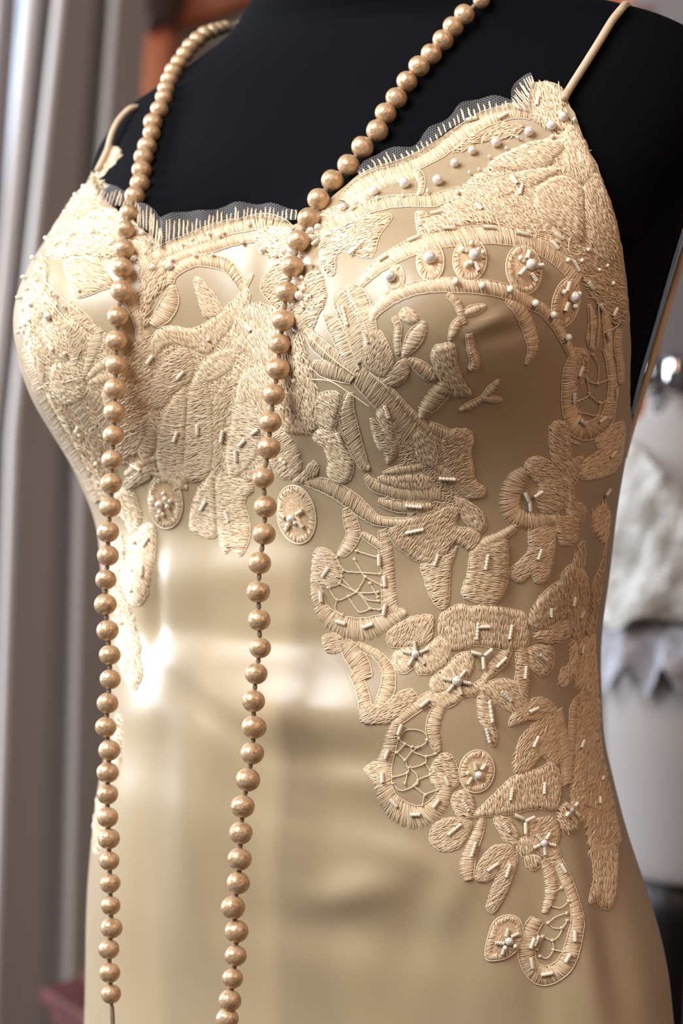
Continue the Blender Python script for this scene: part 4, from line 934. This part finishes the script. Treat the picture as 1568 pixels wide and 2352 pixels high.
# ------------------------------------------------------------------ pearl necklace
def pearl_mat():
    m, nt, b = new_mat('champagne_pearl')
    tc = N(nt, 'ShaderNodeTexCoord'); oi = N(nt, 'ShaderNodeObjectInfo')
    ad = N(nt, 'ShaderNodeVectorMath', operation='ADD'); nt.links.new(tc.outputs['Object'], ad.inputs[0])
    ml = N(nt, 'ShaderNodeMath', operation='MULTIPLY'); ml.inputs[1].default_value = 50; nt.links.new(oi.outputs['Random'], ml.inputs[0]); nt.links.new(ml.outputs[0], ad.inputs[1])
    n = N(nt, 'ShaderNodeTexNoise', Scale=1.6, Detail=3.0); nt.links.new(ad.outputs[0], n.inputs['Vector'])
    cr = N(nt, 'ShaderNodeValToRGB'); e = cr.color_ramp.elements; e[0].position = 0.30; e[0].color = (0.42, 0.24, 0.12, 1); e[1].position = 0.52; e[1].color = (0.60, 0.395, 0.225, 1)
    x = cr.color_ramp.elements.new(0.40); x.color = (0.50, 0.305, 0.15, 1)
    nt.links.new(n.outputs['Fac'], cr.inputs[0]); nt.links.new(cr.outputs[0], b.inputs['Base Color'])
    b.inputs['Metallic'].default_value = 0.28; b.inputs['Roughness'].default_value = 0.33
    b.inputs['Coat Weight'].default_value = 0.55; b.inputs['Coat Roughness'].default_value = 0.10
    n2 = N(nt, 'ShaderNodeTexNoise', Scale=4.0, Detail=4.0); nt.links.new(ad.outputs[0], n2.inputs['Vector'])
    bp = N(nt, 'ShaderNodeBump', Strength=0.35, Distance=0.0012); nt.links.new(n2.outputs['Fac'], bp.inputs['Height']); nt.links.new(bp.outputs[0], b.inputs['Normal'])
    return m
M['pearl'] = pearl_mat()
M['knot'] = simple('brown_silk_knot', (0.34, 0.24, 0.15), 0.7, bump=(1500, 0.6, 0.0005))
necklace = empty('pearl_necklace', (0.0, -0.1, 0.62), 'long knotted strand of champagne pearls hanging over the gown from the neck', 'necklace')
ME_BIG = []
for k_ in range(4):
    bm = bmesh.new(); bmesh.ops.create_uvsphere(bm, u_segments=28, v_segments=18, radius=1.0)
    rr = random.Random(k_); dents = [(Vector((rr.gauss(0, 1), rr.gauss(0, 1), rr.gauss(0, 1))).normalized(), rr.uniform(-0.07, 0.04), rr.uniform(0.25, 0.6)) for _ in range(7)]
    for v in bm.verts:
        d0 = v.co.normalized(); s_ = 1.0
        for dd, am, wd in dents: s_ += am * math.exp(-((d0 - dd).length / wd) ** 2)
        v.co = d0 * s_; v.co.z *= 0.95
    me = bpy.data.meshes.new('pearl'); bm.to_mesh(me); bm.free(); me.polygons.foreach_set('use_smooth', np.ones(len(me.polygons), bool)); me.materials.append(M['pearl']); ME_BIG.append(me)
bmk = bmesh.new(); bmesh.ops.create_icosphere(bmk, subdivisions=2, radius=1.0)
for v in bmk.verts: v.co *= 1 + 0.18 * math.sin(5 * v.co.x + 3 * v.co.z) * math.cos(4 * v.co.y)
ME_KNOT = bpy.data.meshes.new('knot'); bmk.to_mesh(ME_KNOT); bmk.free(); ME_KNOT.materials.append(M['knot'])
LEFT = [(518, 63, 16), (504, 67, 17), (488, 72, 18), (470, 79, 19), (454, 92, 20), (438, 107, 20), (425, 125, 20), (411, 144, 20), (398, 163, 20), (389, 183, 20), (381, 204, 20), (376, 224, 20), (366, 251, 21), (351, 281, 22), (348, 306, 21), (338, 336, 23), (329, 361, 22), (325, 391, 23), (321, 421, 23), (309, 451, 24), (295, 489, 22), (288, 527, 22), (284, 572, 24), (281, 615, 24), (279, 668, 26), (270, 727, 25), (267, 782, 25), (266, 838, 25), (264, 893, 26), (263, 947, 26), (260, 1000, 25), (257, 1056, 25), (255, 1110, 25), (253, 1165, 25), (248, 1222, 25), (248, 1276, 25), (243, 1331, 25), (242, 1388, 26), (247, 1448, 26), (252, 1504, 25), (253, 1560, 25), (247, 1615, 25), (243, 1670, 25), (251, 1723, 26), (247, 1774, 25), (247, 1824, 25), (247, 1877, 25), (250, 1926, 25), (251, 1977, 24), (253, 2029, 24), (254, 2080, 23), (256, 2131, 25), (250, 2180, 24), (252, 2234, 25), (255, 2283, 24)]
RIGHT = [(1105, 0, 20), (1066, 33, 24), (1040, 61, 24), (1017, 92, 25), (990, 124, 25), (962, 152, 25), (934, 187, 25), (910, 225, 25), (885, 260, 25), (866, 300, 26), (832, 338, 26), (800, 380, 27), (763, 415, 27), (731, 458, 26), (708, 502, 26), (685, 553, 27), (671, 612, 27), (657, 670, 26), (650, 736, 26), (642, 790, 26), (638, 847, 27), (628, 906, 27), (620, 969, 26), (617, 1029, 27), (604, 1098, 26), (609, 1164, 27), (606, 1226, 27), (596, 1293, 27), (593, 1359, 27), (595, 1424, 27), (597, 1488, 26), (588, 1547, 26), (582, 1610, 27), (583, 1670, 28), (579, 1730, 27), (569, 1791, 28), (557, 1852, 28), (553, 1913, 28), (550, 1973, 28), (547, 2028, 27), (535, 2084, 28), (543, 2139, 27), (541, 2195, 26), (534, 2247, 25), (528, 2298, 27), (522, 2340, 27)]
def strand(lst, hang, extra):
    raw = []
    for px, py, r in lst:
        d = ray_dir(px, py).normalized(); ok = bvh_body.ray_cast(CAM_P, d)[0] is not None
        P0, n0 = hit(px, py); rad = r * S * (D + P0.y) / D; k = max(0.25, -n0.y)
        raw.append(P0.y - min(rad / k, rad * 2.2) - (0.0012 if py > 480 else 0) if ok else None)
    ys = list(raw); k0 = next(i for i, v in enumerate(ys) if v is not None)
    for i in range(k0 - 1, -1, -1): ys[i] = ys[i + 1] + 0.005             # runs back round the neck
    for i in range(k0, len(ys)):
        if ys[i] is None: ys[i] = ys[i - 1]
    y2 = ys[:]
    for _ in range(3):                                                   # a slack strand does not jump in depth
        y3 = y2[:]
        for i in range(1, len(y2) - 1): y3[i] = min((y2[i - 1] + y2[i] * 2 + y2[i + 1]) / 4, ys[i] + 0.0005)
        y2 = y3
    hold = None; pts = []
    for i, (px, py, r) in enumerate(lst):
        yy = y2[i]
        if py >= hang:
            if hold is None: hold = y2[i - 1]
            yy = min(hold + 0.000008 * (py - hang), yy)
        pts.append((at(px, py, yy), r * S * (D + yy) / D))
    last, rl = pts[-1]
    for px, py in extra: pts.append((at(px, py, last.y), rl))
    return pts
sL = strand(LEFT, 700, [(262, 2395), (272, 2450), (286, 2505), (304, 2558), (326, 2608), (352, 2655), (383, 2700)])
sR = strand(RIGHT, 800, [(515, 2395), (505, 2450), (492, 2505), (474, 2558), (452, 2608), (424, 2655)])
tailL = len(LEFT)
def place(pts, gaps):
    for i, (p, r) in enumerate(pts):
        o = bpy.data.objects.new('pearl', random.choice(ME_BIG)); COL.objects.link(o); attach(o, necklace)
        t = (pts[min(i + 1, len(pts) - 1)][0] - pts[max(i - 1, 0)][0]).normalized()
        o.matrix_basis = Matrix.Translation(p) @ t.to_track_quat('Z', 'X').to_matrix().to_4x4() @ Matrix.Rotation(random.uniform(0, 6.28), 4, 'Z') @ Matrix.Scale(r * random.uniform(0.98, 1.03), 4)
        if i + 1 < len(pts):
            q, r2 = pts[i + 1]; d = (q - p).length; dr = (q - p).normalized()
            if d > (r + r2) * 0.86:
                k = bpy.data.objects.new('knot', ME_KNOT); COL.objects.link(k); attach(k, necklace)
                c = p + dr * ((r + (d - r2)) / 2); l = max((d - r - r2) * 0.62, 0.0009)
                k.matrix_basis = Matrix.Translation(c) @ dr.to_track_quat('Z', 'X').to_matrix().to_4x4() @ Matrix.Diagonal((0.0012, 0.0012, l + 0.0005, 1))
# the part of the strand that passes behind the neck
def phi_of(p): 
    k = int(np.argmin(np.linalg.norm(bodyV - np.array(p), axis=1))); return PHI[k % NPHI]
pa, pb_ = phi_of(sL[0][0]), phi_of(sR[0][0])
ring = []; nb = 200; a1 = pb_ - 2 * math.pi
for k in range(nb + 1):
    t = k / nb; ph = pa + (a1 - pa) * t; ph = (ph + math.pi) % (2 * math.pi) - math.pi
    z = sL[0][0].z + (sR[0][0].z - sL[0][0].z) * t + 0.045 * math.sin(math.pi * t)
    q, qn = body_at(np.array([ph]), np.array([z])); ring.append(Vector(q[0] + qn[0] * 0.0052))
ring[0] = sL[0][0]; ring[-1] = sR[0][0]
L_ = [0.0]
for k in range(nb): L_.append(L_[-1] + (ring[k + 1] - ring[k]).length)
m_ = max(3, int(L_[-1] / 0.0108)); back = []
for k in range(4, m_):
    s_ = L_[-1] * k / m_; j_ = int(np.searchsorted(L_, s_)); f_ = (s_ - L_[j_ - 1]) / (L_[j_] - L_[j_ - 1] + 1e-9); back.append((ring[j_ - 1].lerp(ring[j_], f_), 0.0050))
place(sL, 0); place(sR, 0); place(back, 0)
allp = [p for p, _ in sL] + [p for p, _ in reversed(sR)]
top = sR[0][0]; sL0 = sL[0][0]
cord_pts = [p for p, _ in reversed(sL)] + [p for p, _ in back] + [p for p, _ in sR]
tube('cord', cord_pts, 0.0006, M['knot'], necklace, 6)
# ------------------------------------------------------------------ room behind
M['wall'] = simple('plaster_wall', (0.30, 0.26, 0.25), 0.9, noise=(1.5, (0.26, 0.22, 0.215)))
M['floor'] = simple('dark_wood_floor', (0.10, 0.06, 0.04), 0.5, noise=(4, (0.07, 0.04, 0.03)))
M['redwood'] = simple('polished_red_wood', (0.72, 0.24, 0.10), 0.4, noise=(7, (0.42, 0.10, 0.05)), bump=(60, 0.2, 0.002))
M['darkwood'] = simple('dark_carved_wood', (0.06, 0.022, 0.016), 0.4, bump=(120, 0.6, 0.004))
M['cherry'] = simple('cherry_wood', (0.13, 0.032, 0.030), 0.35, noise=(12, (0.08, 0.02, 0.02)))
M['curtain'] = simple('grey_curtain_cloth', (0.58, 0.52, 0.485), 0.5, bump=(700, 0.15, 0.001), Sheen_Weight=0.4, Sheen_Roughness=0.4)
M['mirror'] = simple('grey_backing_panel', (0.34, 0.35, 0.32), 0.5)
M['calico'] = simple('calico_cover', (0.34, 0.305, 0.285), 0.85, bump=(900, 0.2, 0.0006))
M['black'] = simple('black_metal', (0.012, 0.012, 0.014), 0.45, 0.3)
M['white_lace'] = simple('white_lace_cloth', (0.55, 0.53, 0.50), 0.8, noise=(60, (0.36, 0.34, 0.30)), bump=(120, 0.9, 0.006))
M['lilac_lace'] = simple('pale_lilac_lace', (0.42, 0.41, 0.45), 0.8, noise=(70, (0.28, 0.27, 0.29)), bump=(130, 0.9, 0.006))
M['window_wood'] = simple('white_window_paint', (0.6, 0.6, 0.6), 0.5)
def box_obj(name, lo, hi, mat, parent=None, bevel=0.0, kind=None):
    bm = bmesh.new(); bm_box(bm, [(a + b) / 2 for a, b in zip(lo, hi)], [b - a for a, b in zip(lo, hi)], None, bevel)
    o = bm_obj(name, bm, mat, parent, smooth=False)
    if kind: o['kind'] = kind
    return o
YW = 1.9
xw0, xw1 = at(-700, 1176, YW).x, at(300, 1176, YW).x
zs = at(100, 470, YW).z
box_obj('floor', (-3.2, -2.6, -0.1), (3.2, YW + 0.2, 0.0), M['floor'], kind='structure')
bmw = bmesh.new()
for lo, hi in [((xw1, YW, 0), (3.2, YW + 0.15, 2.9)), ((-3.2, YW, 0), (xw0, YW + 0.15, 2.9)), ((xw0, YW, 0), (xw1, YW + 0.15, zs)), ((xw0, YW, 2.45), (xw1, YW + 0.15, 2.9))]:
    bm_box(bmw, [(a + b) / 2 for a, b in zip(lo, hi)], [b - a for a, b in zip(lo, hi)])
wall = bm_obj('wall_back', bmw, M['wall'], None, False); wall['kind'] = 'structure'
win = empty('window_1', ((xw0 + xw1) / 2, YW + 0.07, zs)); win['kind'] = 'structure'
for nm, lo, hi in [('window_frame', (xw0, YW + 0.05, zs), (xw0 + 0.05, YW + 0.1, 2.45)), ('window_frame', (xw1 - 0.05, YW + 0.05, zs), (xw1, YW + 0.1, 2.45)), ('window_frame', (xw0, YW + 0.05, 2.40), (xw1, YW + 0.1, 2.45)), ('window_sill', (xw0 - 0.03, YW - 0.03, zs - 0.03), (xw1 + 0.03, YW + 0.1, zs + 0.02))]:
    box_obj(nm, lo, hi, M['window_wood'], win)
# curtains: columns of (px at rows -700, 1000, 2400, depth shift)
def curtain(name, cols, y0, label):
    rows = [-900, 0, 500, 1000, 1500, 2000, 2420, 3000, 4800]
    rr = np.arange(-900, 4801, 60)
    G = []
    for py in rr:
        line = []
        for a, b, c, dy in cols:
            px = np.interp(py, [-900, 0, 1000, 2300, 4800], [a + (a - b) * 0.6, a, b, c, c + (c - b) * 0.5])
            amp = np.interp(py, [-900, 0, 2400, 4800], [0.8, 1, 1.1, 1.2])
            p = at(px, py, y0); line.append((p.x, y0 + dy * amp, p.z))
        G.append(catmull(line, 7))
    G = np.array(G); G[:, :, 2] = G[:, :, 2].mean(axis=1, keepdims=True)
    G = G[G[:, 0, 2] > 0.06]
    o = mesh_obj(name, G.reshape(-1, 3), grid_faces(len(G), G.shape[1], False), M['curtain'])
    md = o.modifiers.new('thickness', 'SOLIDIFY'); md.thickness = 0.003
    return tag(o, label, 'curtain')
curtain('curtain', [(-330, -470, -560, 0.02), (-280, -410, -500, -0.05), (-225, -350, -430, 0.03), (-170, -290, -360, -0.06), (-110, -220, -290, 0.03), (-60, -160, -220, -0.05), (-15, -110, -160, 0.02), (14, -70, -110, -0.05), (28, -45, -85, 0.03)], 1.32, 'narrow grey curtain panel at the outer side of the window gap')
curtain('curtain', [(64, -40, -60, 0.04), (82, -15, -45, -0.04), (104, 12, -30, 0.05), (128, 30, -18, 0.03), (163, 55, 12, -0.09), (190, 85, 40, -0.06), (222, 125, 85, 0.02), (250, 160, 130, 0.05), (266, 188, 160, -0.03), (280, 205, 175, -0.03), (296, 225, 200, 0.05), (308, 255, 232, 0.10)], 1.15, 'long pleated grey curtain hanging beside the red wooden mirror frame')
def sheer_mat():
    m, nt, b = new_mat('white_sheer'); nt.nodes.remove(b); out = nt.nodes['Material Output']
    t = N(nt, 'ShaderNodeBsdfTranslucent'); t.inputs['Color'].default_value = (0.75, 0.78, 0.82, 1); d = N(nt, 'ShaderNodeBsdfDiffuse'); d.inputs['Color'].default_value = (0.6, 0.6, 0.6, 1)
    mx = N(nt, 'ShaderNodeMixShader'); mx.inputs[0].default_value = 0.35; nt.links.new(t.outputs[0], mx.inputs[1]); nt.links.new(d.outputs[0], mx.inputs[2]); nt.links.new(mx.outputs[0], out.inputs['Surface']); return m
M['sheer'] = sheer_mat()
vs_, nn_ = [], 90
for zz in (2.5, 0.05):
    for k_ in range(nn_ + 1):
        t_ = k_ / nn_; vs_.append((xw0 - 0.05 + (xw1 - xw0 + 0.1) * t_, YW - 0.10 + 0.03 * math.sin(t_ * 75), zz))
sh_ = mesh_obj('sheer_curtain', vs_, grid_faces(2, nn_ + 1, False), M['sheer']); tag(sh_, 'white sheer curtain glowing bluish between the grey curtain panels', 'curtain')
# pedimented wooden mirror
mir = empty('framed_mirror', (at(900, 1176, 1.5).x, 1.5, 0.0), 'carved red-brown wooden mirror frame with sloping top rail behind the black form', 'mirror')
def slab(name, path, wdt, y0, y1, mat, parent):
    path = [np.array(p, float) for p in path]; v, f = [], []
    for i, p in enumerate(path):
        t = path[min(i + 1, len(path) - 1)] - path[max(i - 1, 0)]; t /= np.linalg.norm(t); nrm = np.array([-t[1], t[0]])
        for s_, yy in ((-1, y0), (1, y0), (1, y1), (-1, y1)):
            q = p + nrm * s_ * wdt / 2; w_ = at(q[0], q[1], 1.5); v.append((w_.x, yy, w_.z))
    f = grid_faces(len(path), 4); f += [(0, 1, 2, 3), tuple(len(v) - 4 + k for k in (3, 2, 1, 0))]
    o = mesh_obj(name, v, f, mat, parent, smooth=False)
    md = o.modifiers.new('edge', 'BEVEL'); md.width = 0.008; md.segments = 3; return o
slab('stile', [(372, 30), (352, 240), (325, 700), (270, 1600), (240, 2300), (190, 3600)], 84, 1.46, 1.51, M['redwood'], mir)
slab('stile', [(1440, 40), (1450, 400), (1460, 900), (1470, 2300), (1480, 3600)], 84, 1.46, 1.51, M['redwood'], mir)
slab('top_rail', [(375, 48), (480, 18), (600, -30), (760, -95), (900, -130), (1050, -100), (1250, -35), (1440, 12)], 74, 1.455, 1.515, M['redwood'], mir)
bm = bmesh.new()
for k_ in range(14):
    a = k_ * 0.9; r = 4 + 4.2 * k_; p = at(365 + r * 0.42 * math.cos(a), 5 + r * 0.62 * math.sin(a) - 6, 1.44)
    bmesh.ops.create_icosphere(bm, subdivisions=2, radius=0.012 + 0.0006 * k_, matrix=Matrix.Translation(p) @ Matrix.Rotation(a, 4, 'Y') @ Matrix.Diagonal((1.7, 0.5, 0.9, 1)))
bm_obj('carved_rosette', bm, M['darkwood'], mir)
pl_ = [(395, 60), (480, 30), (600, -15), (760, -80), (900, -110), (1050, -80), (1250, -10), (1430, 25), (1460, 2300), (1470, 3400), (220, 3400), (255, 2300), (345, 700)]
v = [tuple(at(x, y, 1.505)) for x, y in pl_]; v = [(a, 1.495, c) for a, b, c in v] + [(a, 1.502, c) for a, b, c in v]; n = len(pl_)
mesh_obj('mirror_panel', v, [tuple(range(n)), tuple(range(2 * n - 1, n - 1, -1))] + [(i, n + i, n + (i + 1) % n, (i + 1) % n) for i in range(n)], M['mirror'], mir, smooth=False)
# corner of a cherry chest
cp = at(92, 2272, 0.80); chest = empty('wooden_chest', (cp.x + 0.25, 0.80, 0), 'dark cherry wood chest with stepped moulded top beside the grey curtain', 'chest')
def chest_box(name, inset, z0, z1, bev=0.006):
    a = math.radians(64); e1 = Vector((math.cos(a), -math.sin(a), 0)); e2 = Vector((math.cos(a), math.sin(a), 0)); p0 = Vector((cp.x, 0.80, 0)); L_ = 0.19
    fp = [p0, p0 + e1 * L_, p0 + e1 * L_ + Vector((0.13, 0, 0)), p0 + e2 * L_ + Vector((0.13, 0, 0)), p0 + e2 * L_]; c = sum(fp, Vector()) / 5; rad = 0.13
    fp = [c + (q - c) * (1 - inset / rad) for q in fp]
    v = [(q.x, q.y, z0) for q in fp] + [(q.x, q.y, z1) for q in fp]
    o = mesh_obj(name, v, [(4, 3, 2, 1, 0), (5, 6, 7, 8, 9)] + [(i, (i + 1) % 5, 5 + (i + 1) % 5, 5 + i) for i in range(5)], M['cherry'], chest, smooth=False)
    md = o.modifiers.new('edge', 'BEVEL'); md.width = bev; md.segments = 2; return o
zt = cp.z
chest_box('body', 0.022, 0.0, zt - 0.026, 0.003); chest_box('moulding', 0.010, zt - 0.027, zt - 0.012, 0.004); chest_box('top', 0.0, zt - 0.012, zt + 0.002, 0.004); chest_box('upper_step', 0.036, zt + 0.002, zt + 0.020, 0.007)
# pale form with a white lace top
Y2 = 0.62
form2 = empty('dress_form', (at(1640, 1176, Y2).x, Y2, 0), 'pale calico dress form in a white lace top on a black stand', 'dress form')
cx2 = [(880, 1560), (1000, 1600), (1300, 1630), (2050, 1640)]
hw2 = [(868, 40), (885, 70), (905, 88), (930, 92), (955, 108), (985, 150), (1020, 190), (1080, 222), (1200, 238), (1350, 240), (1460, 236), (1560, 240), (1700, 246), (1850, 232), (1960, 212), (2010, 192), (2024, 170)]
def ring2(py, add=0.0, n=64, wob=None):
    hw_ = float(smooth_interp(hw2)(py)); cx_ = float(np.interp(py, *zip(*cx2))); c = at(cx_, py, Y2); sc2 = S * (D + Y2) / D; a = hw_ * sc2 + add
    ks = 2 * np.pi * np.arange(n) / n; w_ = wob(ks, py) if wob else 0
    return np.stack([c.x + (a + w_) * np.cos(ks), Y2 + (a * 0.72 + w_) * np.sin(ks), np.full(n, c.z)], 1)
rows2 = list(range(868, 1000, 8)) + list(range(1000, 1980, 20)) + list(range(1980, 2025, 6))
G = np.array([ring2(p) for p in rows2]); n2 = 64
mesh_obj('torso', G.reshape(-1, 3), grid_faces(len(rows2), n2) + [tuple(range(n2))[::-1], tuple((len(rows2) - 1) * n2 + k for k in range(n2))], M['calico'], form2)
cN = at(1552, 872, Y2)
lathe('neck_cap', [(0.002, -0.012), (0.024, -0.012), (0.026, 0.0), (0.024, 0.010), (0.006, 0.014)], (cN.x - 0.004, Y2, cN.z), M['darkwood'], form2)
lathe('cap_knob', [(0.004, 0.0), (0.007, 0.004), (0.007, 0.028), (0.003, 0.032)], tuple(at(1543, 905, Y2 - 0.05)), M['chrome'], form2, 20)
lathe('cap_knob', [(0.002, 0.0), (0.010, 0.006), (0.012, 0.018), (0.008, 0.03), (0.002, 0.034)], tuple(at(1484, 905, Y2 - 0.02)), M['chrome'], form2, 20)
cB = at(1640, 2020, Y2)
lathe('stand_pole', [(0.03, 0.0), (0.03, 0.02 - cB.z * 0 ), (0.028, 0.0)][:1] + [(0.028, -0.04), (0.016, -0.06), (0.016, -(cB.z - 0.05))], (at(1538, 2020, Y2).x, Y2, cB.z + 0.004), M['black'], form2)
for k_ in range(3):
    a = 0.5 + k_ * 2.094; c0 = Vector((at(1538, 2020, Y2).x, Y2, 0.16)); tube('stand_leg', [c0, c0 + Vector((math.cos(a) * 0.16, math.sin(a) * 0.16, -0.06)), c0 + Vector((math.cos(a) * 0.3, math.sin(a) * 0.3, -0.148))], 0.011, M['black'], form2)
# printed size on the neck of the pale form
tx = bpy.data.curves.new('size_mark', 'FONT'); tx.body = '8'; tx.size = 0.022; tx.extrude = 0.0004; tx.align_x = 'CENTER'; tx.align_y = 'CENTER'
to = bpy.data.objects.new('size_mark', tx); dg = bpy.context.evaluated_depsgraph_get(); COL.objects.link(to); bpy.context.view_layer.update()
tme = bpy.data.meshes.new_from_object(to.evaluated_get(bpy.context.evaluated_depsgraph_get())); bpy.data.objects.remove(to)
t2 = bpy.data.objects.new('size_mark', tme); COL.objects.link(t2); tme.materials.clear(); tme.materials.append(M['black']); attach(t2, form2)
bvh2 = BVHTree.FromPolygons(G.reshape(-1, 3).tolist(), grid_faces(len(rows2), n2)); hq = bvh2.ray_cast(CAM_P, ray_dir(1514, 931).normalized())
if hq[0] is not None:
    nn = hq[1] if hq[1].y < 0 else -hq[1]; zax = nn.normalized(); xax = Vector((0, 0, 1)).cross(zax).normalized(); yax = zax.cross(xax)
    t2.matrix_basis = Matrix(((xax.x, yax.x, zax.x, hq[0].x + zax.x * 0.0008), (xax.y, yax.y, zax.y, hq[0].y + zax.y * 0.0008), (xax.z, yax.z, zax.z, hq[0].z + zax.z * 0.0008), (0, 0, 0, 1))) @ Matrix.Rotation(math.radians(-15), 4, 'Z')
ltop = empty('lace_top', (form2.location.x, Y2, at(1640, 1500, Y2).z), 'ruffled white lace top with pointed lilac-white hem on the pale form', 'blouse')
def ruffle(ks, py): return 0.0025 * np.sin(9 * ks + py * 0.012) + 0.0015 * np.sin(17 * ks - py * 0.03) + 0.001 * np.sin(29 * ks + py * 0.05)
def shell(name, top, hem, add, mat, rows_=44, n=160):
    V = np.zeros((rows_, n, 3)); ks = 2 * np.pi * np.arange(n) / n
    cache = {p: ring2(p, 0, n, ruffle) for p in range(960, 1660, 10)}; keys = np.array(sorted(cache)); A = np.array([cache[k] for k in keys])
    for i in range(rows_):
        t = i / (rows_ - 1); py = top(ks) * (1 - t) + hem(ks) * t
        ad = add(t, ks)
        f = np.clip((py - keys[0]) / 10.0, 0, len(keys) - 1.001); a0 = f.astype(int); w = (f - a0)[:, None]; k = np.arange(n)
        P_ = A[a0, k] * (1 - w) + A[a0 + 1, k] * w
        dr = np.stack([np.cos(ks), np.sin(ks) * 0.9, 0 * ks], 1); V[i] = P_ + dr * np.reshape(ad, (-1, 1))
    o = mesh_obj(name, V.reshape(-1, 3), grid_faces(rows_, n), mat, ltop); md = o.modifiers.new('thickness', 'SOLIDIFY'); md.thickness = 0.0015; return o
front_ang = lambda ks: np.abs((ks - 1.5 * np.pi + np.pi) % (2 * np.pi) - np.pi)        # angle from straight ahead
shell('lace_bodice', lambda ks: 1015 + 150 * np.exp(-(front_ang(ks) / 0.55) ** 2), lambda ks: 1430 + 14 * np.sin(7 * ks) + 8 * np.sin(15 * ks), lambda t, ks: 0.006 + 0.014 * t + 0.007 * np.sin(t * 9 + 2 * np.sin(ks * 3)) * t + 0.003 * np.sin(ks * 11 + t * 8), M['white_lace'])
shell('lace_peplum', lambda ks: 1400 + 0 * ks, lambda ks: 1520 + 85 * np.abs(np.mod(ks * 9 / np.pi + 0.35, 1.0) - 0.5) * 2, lambda t, ks: 0.006 + 0.012 * t + 0.006 * np.sin(ks * 13 + 3 * t) * t, M['lilac_lace'])

# pale lilac cloth hanging behind the stand
M['lilac'] = simple('lilac_cloth', (0.50, 0.38, 0.42), 0.7)
yl = 1.1; g_ = []
for k_ in range(30):
    zz = at(1560, 2110, yl).z * (1 - k_ / 29.0) + 0.004; row = []
    for q_ in range(40):
        t_ = q_ / 39; x_ = at(1545, 2110, yl).x + 0.22 * t_; row.append((x_ + 0.012 * math.sin(k_ * 0.5), yl + 0.03 * math.sin(t_ * 16 + k_ * 0.08), zz))
    g_.append(row)
lc = mesh_obj('hanging_cloth', np.array(g_).reshape(-1, 3), grid_faces(30, 40, False), M['lilac']); md = lc.modifiers.new('thickness', 'SOLIDIFY'); md.thickness = 0.002
tag(lc, 'pale lilac-pink cloth hanging in folds behind the black stand', 'cloth')
